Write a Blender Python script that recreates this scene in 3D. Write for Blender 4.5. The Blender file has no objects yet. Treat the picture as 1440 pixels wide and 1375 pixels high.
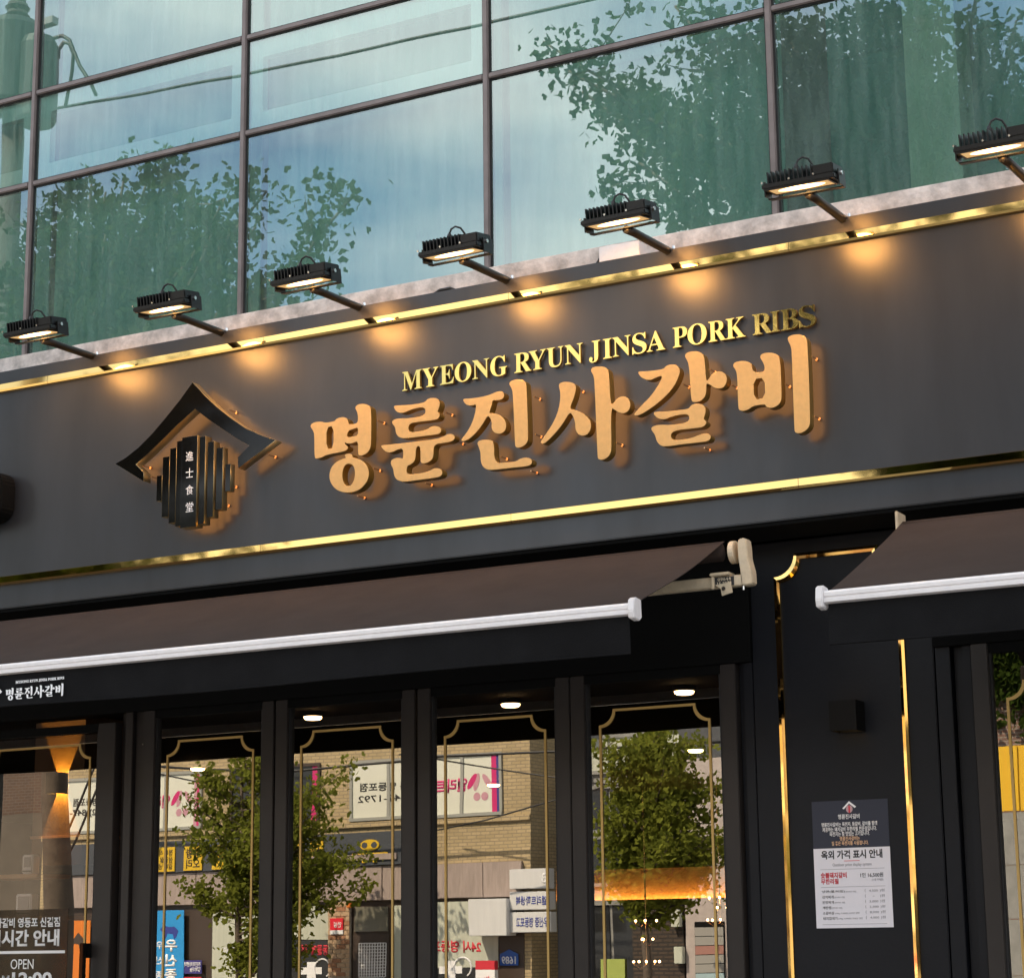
import bpy, bmesh, math, random
from mathutils import Vector, Matrix
random.seed(11)
S = bpy.context.scene
COL = S.collection
R = math.radians

# ------------------------------------------------------------------ camera
FPX, YAW, PITCH, ROLL = 2982.95, 0.50561896, 0.21528458, -0.0112226
EYE = Vector((0.0, -7.5, 1.6))
_f = Vector((-math.sin(YAW) * math.cos(PITCH), math.cos(YAW) * math.cos(PITCH), math.sin(PITCH)))
_r0 = Vector((math.cos(YAW), math.sin(YAW), 0))
_u0 = _r0.cross(_f)
RIGHT = _r0 * math.cos(ROLL) + _u0 * math.sin(ROLL)
UP = -_r0 * math.sin(ROLL) + _u0 * math.cos(ROLL)
cd = bpy.data.cameras.new('camera')
cam = bpy.data.objects.new('camera', cd)
COL.objects.link(cam)
cd.sensor_fit = 'HORIZONTAL'; cd.sensor_width = 36; cd.lens = FPX / 1440 * 36
cd.clip_start = 0.05; cd.clip_end = 1000
cam.matrix_world = Matrix(((RIGHT.x, UP.x, -_f.x, EYE.x), (RIGHT.y, UP.y, -_f.y, EYE.y), (RIGHT.z, UP.z, -_f.z, EYE.z), (0, 0, 0, 1)))
S.camera = cam

# ------------------------------------------------------------------ sky, sun, exposure
SUN_EL, SUN_AZ = R(50), R(-28)          # the sun stands behind the restaurant building
SKY_STRENGTH = 0.11
w = bpy.data.worlds.new('World'); S.world = w; w.use_nodes = True
nt = w.node_tree; nt.nodes.clear()
def N(tree, t, **k):
    n = tree.nodes.new(t)
    for a, b in k.items(): setattr(n, a, b)
    return n
out = N(nt, 'ShaderNodeOutputWorld'); bg = N(nt, 'ShaderNodeBackground'); bg.inputs[1].default_value = SKY_STRENGTH
sky = N(nt, 'ShaderNodeTexSky', sky_type='NISHITA'); sky.sun_disc = False
sky.sun_elevation = SUN_EL; sky.sun_rotation = SUN_AZ; sky.air_density = 1.2; sky.dust_density = 1.5
tc = N(nt, 'ShaderNodeTexCoord'); mp = N(nt, 'ShaderNodeMapping'); mp.inputs['Scale'].default_value = (1, 1, 2.2)
no = N(nt, 'ShaderNodeTexNoise'); no.inputs['Scale'].default_value = 3.1; no.inputs['Detail'].default_value = 7; no.inputs['Roughness'].default_value = 0.52
rp = N(nt, 'ShaderNodeValToRGB'); rp.color_ramp.elements[0].position = 0.36; rp.color_ramp.elements[1].position = 0.58
mx = N(nt, 'ShaderNodeMixRGB'); mx.inputs[2].default_value = (6.6, 6.7, 6.6, 1)
nt.links.new(tc.outputs['Generated'], mp.inputs[0]); nt.links.new(mp.outputs[0], no.inputs['Vector'])
nt.links.new(no.outputs['Fac'], rp.inputs[0]); nt.links.new(rp.outputs[0], mx.inputs[0])
nt.links.new(sky.outputs[0], mx.inputs[1]); nt.links.new(mx.outputs[0], bg.inputs[0]); nt.links.new(bg.outputs[0], out.inputs[0])
sl = bpy.data.lights.new('sun', 'SUN'); sl.energy = 4.4; sl.angle = R(0.6); sl.color = (1, 0.86, 0.66)
so = bpy.data.objects.new('sun', sl); COL.objects.link(so); so.location = (5, 30, 40)
# Nishita rotation: 0 = +Y, positive turns towards +X
sdir = Vector((math.sin(SUN_AZ) * math.cos(SUN_EL), math.cos(SUN_AZ) * math.cos(SUN_EL), math.sin(SUN_EL)))
so.rotation_euler = sdir.to_track_quat('Z', 'Y').to_euler()
vs = S.view_settings; vs.view_transform = 'Standard'; vs.look = 'None'; vs.exposure = 1.5; vs.gamma = 1; vs.use_curve_mapping = False
S.render.engine = 'CYCLES'
cy = S.cycles; cy.use_denoising = True; cy.denoiser = 'OPENIMAGEDENOISE'; cy.max_bounces = 10; cy.transparent_max_bounces = 12
cy.glossy_bounces = 5; cy.diffuse_bounces = 3; cy.sample_clamp_indirect = 6; cy.caustics_reflective = False; cy.caustics_refractive = False

# ------------------------------------------------------------------ pixel helpers (photo pixels, 1440 wide)
def ray(px, py): return _f + RIGHT * ((px - 720) / FPX) - UP * ((py - 687.5) / FPX)
def at(px, py, Y):
    d = ray(px, py); return EYE + d * ((Y - EYE.y) / d.y)
def mirrored(px, py, Wd=34.0):          # a thing seen in the glass: it stands Wd metres in front of the glass
    p = at(px, py, Wd); return Vector((p.x, -Wd, p.z))

# ------------------------------------------------------------------ materials
def mat(name, col, rough=.5, metal=0., var=0., scale=6., stretch=(1, 1, 1), bump=0., bscale=80., spec=.5, emit=None, es=0., rvar=0., coat=0.):
    m = bpy.data.materials.new(name); m.use_nodes = True; t = m.node_tree; b = t.nodes['Principled BSDF']
    b.inputs['Base Color'].default_value = (*col, 1); b.inputs['Roughness'].default_value = rough
    b.inputs['Metallic'].default_value = metal; b.inputs['Specular IOR Level'].default_value = spec
    b.inputs['Coat Weight'].default_value = coat
    if emit: b.inputs['Emission Color'].default_value = (*emit, 1); b.inputs['Emission Strength'].default_value = es
    if var or bump or rvar:
        tcn = N(t, 'ShaderNodeTexCoord'); mpn = N(t, 'ShaderNodeMapping'); mpn.inputs['Scale'].default_value = stretch
        t.links.new(tcn.outputs['Object'], mpn.inputs[0])
    if var or rvar:
        n = N(t, 'ShaderNodeTexNoise'); n.inputs['Scale'].default_value = scale; n.inputs['Detail'].default_value = 6; n.inputs['Roughness'].default_value = .6
        t.links.new(mpn.outputs[0], n.inputs['Vector'])
    if var:
        x = N(t, 'ShaderNodeMixRGB'); x.inputs[1].default_value = (*[c * (1 - var) for c in col], 1); x.inputs[2].default_value = (*[min(1, c * (1 + var)) for c in col], 1)
        r = N(t, 'ShaderNodeMapRange'); r.inputs[1].default_value = .3; r.inputs[2].default_value = .7
        t.links.new(n.outputs['Fac'], r.inputs[0]); t.links.new(r.outputs[0], x.inputs[0]); t.links.new(x.outputs[0], b.inputs['Base Color'])
    if rvar:
        r = N(t, 'ShaderNodeMapRange'); r.inputs[1].default_value = .3; r.inputs[2].default_value = .7
        r.inputs[3].default_value = max(0, rough - rvar); r.inputs[4].default_value = rough + rvar
        t.links.new(n.outputs['Fac'], r.inputs[0]); t.links.new(r.outputs[0], b.inputs['Roughness'])
    if bump:
        n2 = N(t, 'ShaderNodeTexNoise'); n2.inputs['Scale'].default_value = bscale; n2.inputs['Detail'].default_value = 4
        t.links.new(mpn.outputs[0], n2.inputs['Vector'])
        bu = N(t, 'ShaderNodeBump'); bu.inputs['Strength'].default_value = bump; bu.inputs['Distance'].default_value = .01
        t.links.new(n2.outputs['Fac'], bu.inputs['Height']); t.links.new(bu.outputs[0], b.inputs['Normal'])
    return m

def glass(name, tint, refl, rough=.0, dust=0., dustcol=(.35, .42, .4), wave=0., glosscol=(.9, .95, .95)):
    m = bpy.data.materials.new(name); m.use_nodes = True; t = m.node_tree; t.nodes.clear()
    o = N(t, 'ShaderNodeOutputMaterial'); tr = N(t, 'ShaderNodeBsdfTransparent'); tr.inputs[0].default_value = (*tint, 1)
    gl = N(t, 'ShaderNodeBsdfGlossy'); gl.inputs[0].default_value = (*glosscol, 1); gl.inputs['Roughness'].default_value = rough
    lw = N(t, 'ShaderNodeLayerWeight'); lw.inputs[0].default_value = .25
    mr = N(t, 'ShaderNodeMapRange'); mr.inputs[3].default_value = refl; mr.inputs[4].default_value = 1
    t.links.new(lw.outputs['Fresnel'], mr.inputs[0])
    first = tr.outputs[0]
    tcn = N(t, 'ShaderNodeTexCoord')
    if dust:
        df = N(t, 'ShaderNodeBsdfDiffuse'); df.inputs[0].default_value = (*dustcol, 1)
        mpn = N(t, 'ShaderNodeMapping'); mpn.inputs['Scale'].default_value = (9, 9, .9)
        n = N(t, 'ShaderNodeTexNoise'); n.inputs['Scale'].default_value = 2.2; n.inputs['Detail'].default_value = 9; n.inputs['Roughness'].default_value = .68
        r = N(t, 'ShaderNodeMapRange'); r.inputs[1].default_value = .35; r.inputs[2].default_value = .75; r.inputs[3].default_value = dust * .45; r.inputs[4].default_value = dust * 1.5
        t.links.new(tcn.outputs['Object'], mpn.inputs[0]); t.links.new(mpn.outputs[0], n.inputs['Vector']); t.links.new(n.outputs['Fac'], r.inputs[0])
        md = N(t, 'ShaderNodeMixShader'); t.links.new(r.outputs[0], md.inputs[0]); t.links.new(first, md.inputs[1]); t.links.new(df.outputs[0], md.inputs[2]); first = md.outputs[0]
    if wave:
        n2 = N(t, 'ShaderNodeTexNoise'); n2.inputs['Scale'].default_value = 1.3; n2.inputs['Detail'].default_value = 1
        bu = N(t, 'ShaderNodeBump'); bu.inputs['Strength'].default_value = wave; bu.inputs['Distance'].default_value = .01
        t.links.new(tcn.outputs['Object'], n2.inputs['Vector']); t.links.new(n2.outputs['Fac'], bu.inputs['Height']); t.links.new(bu.outputs[0], gl.inputs['Normal'])
    ms = N(t, 'ShaderNodeMixShader'); t.links.new(mr.outputs[0], ms.inputs[0]); t.links.new(first, ms.inputs[1]); t.links.new(gl.outputs[0], ms.inputs[2])
    t.links.new(ms.outputs[0], o.inputs[0])
    return m

def brickmat(name, c1, c2, mortar, bw, bh, ms=.012, bump=.5):
    m = bpy.data.materials.new(name); m.use_nodes = True; t = m.node_tree; b = t.nodes['Principled BSDF']; b.inputs['Roughness'].default_value = .85
    tcn = N(t, 'ShaderNodeTexCoord'); sp = N(t, 'ShaderNodeSeparateXYZ'); ad = N(t, 'ShaderNodeMath', operation='ADD'); cb = N(t, 'ShaderNodeCombineXYZ')
    br = N(t, 'ShaderNodeTexBrick'); br.inputs['Scale'].default_value = 1
    for k, v in (('Color1', c1), ('Color2', c2), ('Mortar', mortar)): br.inputs[k].default_value = (*v, 1)
    br.inputs['Mortar Size'].default_value = ms; br.inputs['Brick Width'].default_value = bw; br.inputs['Row Height'].default_value = bh
    t.links.new(tcn.outputs['Object'], sp.inputs[0]); t.links.new(sp.outputs['X'], ad.inputs[0]); t.links.new(sp.outputs['Y'], ad.inputs[1])
    t.links.new(ad.outputs[0], cb.inputs['X']); t.links.new(sp.outputs['Z'], cb.inputs['Y']); t.links.new(cb.outputs[0], br.inputs['Vector'])
    n = N(t, 'ShaderNodeTexNoise'); n.inputs['Scale'].default_value = 1.2; n.inputs['Detail'].default_value = 8; t.links.new(tcn.outputs['Object'], n.inputs['Vector'])
    x = N(t, 'ShaderNodeMixRGB', blend_type='MULTIPLY'); x.inputs[0].default_value = .6
    cr = N(t, 'ShaderNodeMapRange'); cr.inputs[3].default_value = .55; cr.inputs[4].default_value = 1.35
    t.links.new(n.outputs['Fac'], cr.inputs[0]); t.links.new(br.outputs['Color'], x.inputs[1]); t.links.new(cr.outputs[0], x.inputs[2]); t.links.new(x.outputs[0], b.inputs['Base Color'])
    bu = N(t, 'ShaderNodeBump'); bu.inputs['Strength'].default_value = bump; bu.inputs['Distance'].default_value = .02; bu.invert = True
    t.links.new(br.outputs['Fac'], bu.inputs['Height']); t.links.new(bu.outputs[0], b.inputs['Normal'])
    return m

def leafmat(name, c):
    m = bpy.data.materials.new(name); m.use_nodes = True; t = m.node_tree; t.nodes.clear()
    o = N(t, 'ShaderNodeOutputMaterial'); d = N(t, 'ShaderNodeBsdfDiffuse'); tl = N(t, 'ShaderNodeBsdfTranslucent'); ms = N(t, 'ShaderNodeMixShader'); ms.inputs[0].default_value = .5
    tcn = N(t, 'ShaderNodeTexCoord'); n = N(t, 'ShaderNodeTexNoise'); n.inputs['Scale'].default_value = 3
    x = N(t, 'ShaderNodeMixRGB'); x.inputs[1].default_value = (*[k * .55 for k in c], 1); x.inputs[2].default_value = (c[0] * 1.6, c[1] * 1.35, c[2] * 1.1, 1)
    t.links.new(tcn.outputs['Object'], n.inputs['Vector']); t.links.new(n.outputs['Fac'], x.inputs[0])
    t.links.new(x.outputs[0], d.inputs[0]); t.links.new(x.outputs[0], tl.inputs[0]); t.links.new(d.outputs[0], ms.inputs[1]); t.links.new(tl.outputs[0], ms.inputs[2]); t.links.new(ms.outputs[0], o.inputs[0])
    return m

K = {
 'fascia': mat('charcoal_panel_paint', (.0285, .032, .039), .29, var=.30, scale=2.2, stretch=(1.5, 1, .3), bump=.03, bscale=22),
 'pillar': mat('navy_black_panel_paint', (.0065, .0075, .011), .42, var=.15, scale=3, bump=.05, spec=.22),
 'black': mat('black_paint', (.004, .004, .004), .6, spec=.15),
 'soffit': mat('shade_black_soffit', (.003, .003, .003), .8, spec=.1),  # base kept near black to paint in the deep shade under the awnings
 'frame': mat('dark_bronze_frame', (.027, .0225, .021), .42, var=.1, scale=9, spec=.3),
 'brass': mat('polished_brass', (.88, .58, .20), .04, 1, bump=.006, bscale=5),
 'brassflat': mat('gold_vinyl', (.52, .34, .11), .45, .3),
 'letter': mat('satin_gold_letter_face', (.66, .40, .15), .45, .25, var=.07, scale=45, bump=.05, bscale=400),
 'letterside': mat('satin_gold_letter_side', (.42, .25, .05), .30, .8),
 'halo': mat('letter_backlight', (.3, .15, .05), .6, emit=(1, .43, .13), es=1.5),
 'gold': mat('mirror_gold', (.95, .63, .17), .10, 1, bump=.05, bscale=14),
 'blackgloss': mat('black_mirror_acrylic', (.004, .004, .004), .06, spec=.28),
 'goldside': mat('brushed_gold_edge', (.55, .45, .25), .3, .9),
 'white': mat('white_print', (.88, .88, .9), .6),
 'whitepaint': mat('white_coated_aluminium', (.80, .77, .78), .3, var=.05, scale=30),
 'cream': mat('cream_powder_coat', (.55, .46, .33), .45, var=.14, scale=30),
 'steel': mat('bright_steel', (.7, .68, .65), .22, 1),
 'copper': mat('brass_pin', (.8, .5, .3), .2, 1),
 'fabric': mat('brown_awning_fabric', (.044, .034, .031), .9, var=.12, scale=5, bump=.25, bscale=420, spec=.15),
 'valance': mat('black_awning_fabric', (.008, .008, .009), .85, var=.2, scale=8, bump=.2, bscale=300, spec=.12),
 'mullion': mat('brown_aluminium', (.20, .165, .16), .42, .2, var=.2, scale=7),
 'gasket': mat('black_rubber', (.012, .011, .012), .7),
 'vent': mat('pale_teal_vent_frame', (.80, .97, .92), .5, var=.1, scale=6),
 'stone': mat('pale_stone_ledge', (.60, .54, .51), .75, var=.42, scale=14, bump=.3, bscale=50),
 'curtain': mat('teal_grey_blind', (.34, .52, .47), .9, var=.12, scale=3, stretch=(4, 1, .4)),
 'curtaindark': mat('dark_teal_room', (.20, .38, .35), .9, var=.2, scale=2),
 'column': mat('pale_interior_column', (.55, .66, .52), .8, var=.08, scale=3),
 'lamp': mat('black_cast_aluminium', (.010, .010, .011), .33, .2),
 'lens': mat('lit_led_strip', (1, .8, .5), .4, emit=(1, .54, .15), es=20),
 'warm': mat('lit_warm_lens', (1, .8, .5), .4, emit=(1, .62, .28), es=9),
 'dimwarm': mat('dim_warm_lens', (1, .8, .5), .4, emit=(1, .6, .2), es=1.2),
 'paper': mat('white_paper', (.78, .76, .82), .7),
 'navy': mat('navy_print', (.018, .022, .042), .55),
 'ink': mat('black_print', (.02, .02, .022), .6),
 'grey': mat('grey_print', (.25, .24, .27), .6),
 'red': mat('red_print', (.62, .03, .05), .6),
 'orangeink': mat('pale_orange_print', (.8, .5, .3), .6),
 'cable': mat('black_cable', (.012, .012, .013), .5),
 'wood': mat('warm_wood_panel', (.30, .15, .05), .5, var=.25, scale=4, stretch=(.3, 1, 6)),
 'room': mat('dark_room_paint', (.010, .007, .005), .9, spec=.1, var=.2, scale=3),
 'roomwall': mat('brown_room_wall', (.085, .045, .022), .85, var=.2, scale=5, bump=.2),
 'doorglass': glass('door_glass', (.80, .76, .70), .29, .0, wave=.05, glosscol=(.98, .95, .9)),
 'tealglass': glass('teal_curtain_wall_glass', (.66, .93, .87), .24, .0, dust=.22, wave=.05, dustcol=(.40, .58, .53), glosscol=(.86, .96, .97)),
 'film': glass('smoked_film', (.48, .44, .40), .05, .1),
}

# ------------------------------------------------------------------ mesh helpers
ORG = {}
class B:
    def __init__(s): s.v = []; s.f = []
    def box(s, x0, x1, y0, y1, z0, z1):
        n = len(s.v)
        s.v += [(x, y, z) for z in (z0, z1) for y in (y0, y1) for x in (x0, x1)]
        s.f += [tuple(n + i for i in q) for q in ((0, 2, 3, 1), (4, 5, 7, 6), (0, 1, 5, 4), (2, 6, 7, 3), (0, 4, 6, 2), (1, 3, 7, 5))]
        return s
    def prism(s, pts, axis, a, b):      # polygon pts in the other two axes, extruded along axis
        n = len(s.v); k = len(pts)
        def mk(p, c): return (c, p[0], p[1]) if axis == 'x' else ((p[0], c, p[1]) if axis == 'y' else (p[0], p[1], c))
        s.v += [mk(p, a) for p in pts] + [mk(p, b) for p in pts]
        s.f += [tuple(n + i for i in range(k)), tuple(n + k + i for i in reversed(range(k)))]
        s.f += [(n + i, n + k + i, n + k + (i + 1) % k, n + (i + 1) % k) for i in range(k)]
        return s
    def tube(s, pts, r, seg=8):
        pts = [Vector(p) for p in pts]; n = len(s.v); rr = r if isinstance(r, (list, tuple)) else [r] * len(pts)
        prev = None
        for i, p in enumerate(pts):
            d = (pts[min(i + 1, len(pts) - 1)] - pts[max(i - 1, 0)]).normalized()
            a = d.orthogonal().normalized() if prev is None else (prev - d * prev.dot(d)).normalized()
            prev = a; b = d.cross(a)
            for k in range(seg):
                q = 2 * math.pi * k / seg; s.v.append(tuple(p + (a * math.cos(q) + b * math.sin(q)) * rr[i]))
        for i in range(len(pts) - 1):
            for k in range(seg):
                s.f.append((n + i * seg + k, n + i * seg + (k + 1) % seg, n + (i + 1) * seg + (k + 1) % seg, n + (i + 1) * seg + k))
        s.f.append(tuple(n + k for k in reversed(range(seg)))); s.f.append(tuple(n + (len(pts) - 1) * seg + k for k in range(seg)))
        return s
    def lathe(s, c, prof, seg=20):      # profile (r, z) about a vertical axis at c
        return s.tube([(c[0], c[1], c[2] + z) for r, z in prof], [max(r, 1e-4) for r, z in prof], seg)
    def ball(s, c, r, seg=10): return s.lathe(c, [(r * math.sin(math.pi * i / 7), -r * math.cos(math.pi * i / 7)) for i in range(8)], seg)

def link(name, me, m, parent, org):
    o = bpy.data.objects.new(name, me); COL.objects.link(o)
    if m is not None:
        me.materials.clear()
        for q in (m if isinstance(m, (list, tuple)) else [m]): me.materials.append(q)
    po = ORG[parent.name] if parent else Vector((0, 0, 0))
    o.location = Vector(org) - po; o.parent = parent; ORG[o.name] = Vector(org)
    return o
def obj(name, b, m, parent=None, bevel=0, smooth=False, org=None):
    xs = list(zip(*b.v))
    if org is None: org = Vector(((min(xs[0]) + max(xs[0])) / 2, (min(xs[1]) + max(xs[1])) / 2, min(xs[2])))
    me = bpy.data.meshes.new(name); me.from_pydata([tuple(Vector(v) - Vector(org)) for v in b.v], [], b.f); me.update()
    bm = bmesh.new(); bm.from_mesh(me); bmesh.ops.recalc_face_normals(bm, faces=bm.faces)
    if bevel: bmesh.ops.bevel(bm, geom=bm.edges[:], offset=bevel, segments=2, affect='EDGES', clamp_overlap=True)
    bm.to_mesh(me); bm.free()
    if smooth:
        for p in me.polygons: p.use_smooth = True
    return link(name, me, m, parent, org)
def empty(name, loc):
    o = bpy.data.objects.new(name, None); COL.objects.link(o); o.location = loc; o.empty_display_size = .1; ORG[o.name] = Vector(loc); return o
def tag(o, label, cat, group=None):
    o['label'] = label; o['category'] = cat
    if group: o['group'] = group
    return o
def struct(o): o['kind'] = 'structure'; return o
def box(name, m, x0, x1, y0, y1, z0, z1, parent=None, bevel=0): return obj(name, B().box(x0, x1, y0, y1, z0, z1), m, parent, bevel)

# flat shapes and lettering: local x = along the face, local y = up, extruded towards the viewer
def curve_mesh(c):
    o = bpy.data.objects.new('t', c)
    me = bpy.data.meshes.new_from_object(o); bpy.data.objects.remove(o); bpy.data.curves.remove(c); return me
def face_front(me, side):               # side -1 looks towards -Y (our street front), +1 towards +Y (the far side of the street)
    for v in me.vertices:
        x, y, z = v.co
        v.co = (x, -z, y) if side < 0 else (-x, z, y)
def place(name, me, m, parent, shift=None):
    xs = [v.co.copy() for v in me.vertices]
    lo = Vector([min(v[i] for v in xs) for i in range(3)]); hi = Vector([max(v[i] for v in xs) for i in range(3)])
    c = Vector(((lo.x + hi.x) / 2, (lo.y + hi.y) / 2, lo.z))
    for v in me.vertices: v.co -= c
    return link(name, me, m, parent, c + (shift or Vector()))
def text(body, name, m, loc, h, parent, width=None, align='LEFT', bold=0., side=-1, depth=.0006, fit=None):
    c = bpy.data.curves.new('t', 'FONT'); c.body = body; c.size = 1; c.extrude = 0; c.offset = bold; c.resolution_u = 3
    me = curve_mesh(c)
    if not me.vertices: return None
    xs = [v.co.x for v in me.vertices]; ys = [v.co.y for v in me.vertices]
    x0, x1, y0, y1 = min(xs), max(xs), min(ys), max(ys)
    sy = h / (y1 - y0); sx = width / (x1 - x0) if width else sy
    off = {'LEFT': 0, 'CENTER': .5, 'RIGHT': 1}[align] * (x1 - x0)
    for v in me.vertices: v.co = ((v.co.x - x0 - off) * sx, (v.co.y - y0) * sy, 0)
    bm = bmesh.new(); bm.from_mesh(me)
    r = bmesh.ops.extrude_face_region(bm, geom=bm.faces[:])
    for g in r['geom']:
        if isinstance(g, bmesh.types.BMVert): g.co.z += depth
    bmesh.ops.recalc_face_normals(bm, faces=bm.faces); bm.to_mesh(me); bm.free()
    face_front(me, side)
    return place(name, me, m, parent, Vector(loc))
def chaikin(p, n=2):
    for _ in range(n):
        q = []
        for i in range(len(p)):
            a = p[i]; b = p[(i + 1) % len(p)]
            q += [(a[0] * .75 + b[0] * .25, a[1] * .75 + b[1] * .25), (a[0] * .25 + b[0] * .75, a[1] * .25 + b[1] * .75)]
        p = q
    return p
def shape_mesh(loops, depth, bevel=0):
    c = bpy.data.curves.new('s', 'CURVE'); c.dimensions = '2D'; c.fill_mode = 'BOTH'; c.extrude = depth / 2 - bevel; c.bevel_depth = bevel; c.bevel_resolution = 1
    if bevel: c.offset = -bevel
    for L in loops:
        sp = c.splines.new('POLY'); sp.points.add(len(L) - 1)
        for k, (x, y) in enumerate(L): sp.points[k].co = (x, y, 0, 1)
        sp.use_cyclic_u = True
    return curve_mesh(c)

def led_lens():
    m = mat('lit_led_lens', (.9, .7, .4), .4); t = m.node_tree; b = t.nodes['Principled BSDF']
    tcn = N(t, 'ShaderNodeTexCoord'); mpn = N(t, 'ShaderNodeMapping'); mpn.inputs['Scale'].default_value = (11, 30, 1)
    g = N(t, 'ShaderNodeTexGradient', gradient_type='SPHERICAL'); r = N(t, 'ShaderNodeMapRange'); r.inputs[2].default_value = .85; r.inputs[3].default_value = .22; r.inputs[4].default_value = 34
    t.links.new(tcn.outputs['Object'], mpn.inputs[0]); t.links.new(mpn.outputs[0], g.inputs[0]); t.links.new(g.outputs['Fac'], r.inputs[0]); t.links.new(r.outputs[0], b.inputs['Emission Strength'])
    b.inputs['Emission Color'].default_value = (1, .58, .22, 1); return m
K['led'] = led_lens()
_c = bpy.data.materials.new('clear_glass_back'); _c.use_nodes = True; _c.node_tree.nodes.clear()
_t = N(_c.node_tree, 'ShaderNodeBsdfTransparent'); _t.inputs[0].default_value = (.98, .99, .985, 1); _o = N(_c.node_tree, 'ShaderNodeOutputMaterial'); _c.node_tree.links.new(_t.outputs[0], _o.inputs[0]); K['clear'] = _c
def pane(x0, x1, y0, y1, z0, z1, m, parent):
    o = obj('glass_pane', B().box(x0, x1, y0, y1, z0, z1), [m, K['clear']], parent)
    for p in o.data.polygons: p.material_index = 0 if p.normal.y < -.5 else 1
    return o
# ------------------------------------------------------------------ ground
asphalt = mat('asphalt', (.055, .055, .057), .9, var=.25, scale=3, bump=.4, bscale=90)
paving = mat('grey_paving', (.30, .28, .26), .85, var=.2, scale=2, bump=.3)
struct(box('ground', mat('bare_ground', (.2, .18, .15), .95, var=.2, scale=.2), -400, 400, -400, 300, -.5, -.16))
struct(box('road', asphalt, -150, 150, -28.2, -9.4, -.158, -.12))
struct(box('pavement', paving, -150, 150, -9.4, .3, -.15, 0, bevel=.01))
struct(box('far_pavement', paving, -150, 150, -34, -28.2, -.15, 0, bevel=.01))
line = mat('road_paint', (.75, .74, .7), .7, var=.15, scale=20)
yel = mat('yellow_road_paint', (.7, .45, .05), .7, var=.15, scale=20)
lm = B()
for i in range(-14, 15):
    lm.box(i * 8, i * 8 + 3, -14.1, -13.95, -.119, -.115); lm.box(i * 8, i * 8 + 3, -23.6, -23.45, -.119, -.115)
struct(obj('lane_marking', lm, line))
struct(obj('centre_line', B().box(-120, 120, -18.9, -18.78, -.119, -.115).box(-120, 120, -18.66, -18.54, -.119, -.115), yel))

# ------------------------------------------------------------------ upper building: glass curtain wall
GX = [-10.71, -9.415, -8.12, -6.825, -5.545, -4.25, -2.936, -1.63, -.335, .96, 2.255]
GZ = [4.433, 5.313, 5.788, 7.1, 8.4, 9.7]
ub = tag(empty('office_building', (-4, 0, 0)), 'teal glass office block rising above the restaurant signboard', 'building')
box('wall', mat('building_concrete', (.35, .34, .33), .85, var=.15), -10.9, 2.4, .75, 9, 3.3, 9.8, ub)
box('added_shading_storeys', mat('teal_spandrel', (.10, .17, .17), .3, var=.1), -10.9, 2.4, -.03, 9, 9.801, 22, ub)  # unseen height added so the block's shadow covers the near trees and pavement
box('roof', K['stone'], -11, 2.5, -.15, 9.1, 22.001, 22.4, ub)  # unseen roof closing the added shading storeys
box('side_wall', K['stone'], -10.95, -10.74, -.05, .74, 0, 9.79, ub); box('side_wall', K['stone'], 2.28, 2.45, -.05, .74, 0, 9.79, ub)
box('ledge', K['stone'], -10.73, 2.27, -.055, .06, 4.18, 4.432, ub, bevel=.006)
for i, x in enumerate(GX):
    b = B(); b.box(x - .0135, x + .0135, -.024, .03, 4.434, 9.79)
    mu = obj('mullion', b, K['mullion'], ub, bevel=.004)
    obj('gasket', B().box(x - .020, x + .020, -.010, .02, 4.436, 9.788), K['gasket'], mu)
for i in range(len(GX) - 1):
    x0, x1 = GX[i] + .0205, GX[i + 1] - .0205
    full = x0 < -4.3
    zs = GZ if full else [GZ[0], GZ[1]] + GZ[3:]
    for j in range(len(zs) - 1):
        z0, z1 = zs[j] + (.018 if j else .002), zs[j + 1] - .018
        if j:
            tr = obj('transom', B().box(x0 - .006, x1 + .006, -.022, .03, zs[j] - .012, zs[j] + .012), K['mullion'], ub, bevel=.004)
            obj('gasket', B().box(x0, x1, -.011, .019, zs[j] - .0185, zs[j] + .0185), K['gasket'], tr)
        gp = pane(x0 - .004, x1 + .004, -.004 + .003 * random.random(), .006, z0 - .003, z1 + .003, K['tealglass'], ub)
        if full and j == 1:
            v = B(); a = .085
            v.box(x0, x1, .012, .05, z0, z0 + a); v.box(x0, x1, .012, .05, z1 - a, z1); v.box(x0, x0 + a * .8, .012, .05, z0 + a, z1 - a); v.box(x1 - a * .8, x1, .012, .05, z0 + a, z1 - a)
            obj('vent_frame', v, K['vent'], gp)
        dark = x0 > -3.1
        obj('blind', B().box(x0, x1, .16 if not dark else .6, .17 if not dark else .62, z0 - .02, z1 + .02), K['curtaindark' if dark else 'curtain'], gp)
box('interior_column', K['column'], at(1278, 200, .3).x, at(1352, 200, .3).x, .3, .5, 4.4, 7.0, ub)

# ------------------------------------------------------------------ signboard (fascia)
FY = -.30
sb = tag(empty('signboard', (-4, -.15, 3.147)), 'long charcoal signboard edged with polished gold trim above the awnings', 'signboard')
box('panel', K['fascia'], -10.5, 2.2, FY, -.06, 3.15, 4.274, sb, bevel=.004)
box('underside', K['soffit'], -10.48, 2.18, FY + .01, -.02, 3.135, 3.149, sb)
def trim(zc, tilt, hh=.017):
    b = B(); y = FY - .022
    pr = [(FY - .001, zc - hh - .006), (y + .004, zc - hh - .004), (y - tilt, zc - hh + .004), (y + tilt, zc + hh - .003), (y + .006, zc + hh), (FY - .001, zc + hh)]
    for i in range(-9, 2):
        x0 = max(-10.5, i * 1.21 - .35); obj('gold_trim', B().prism(pr, 'x', x0 + .0008, min(2.2, x0 + 1.209)), K['brass'], sb)
trim(4.192, .0016); trim(3.28, .0)
seam = B()

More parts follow.
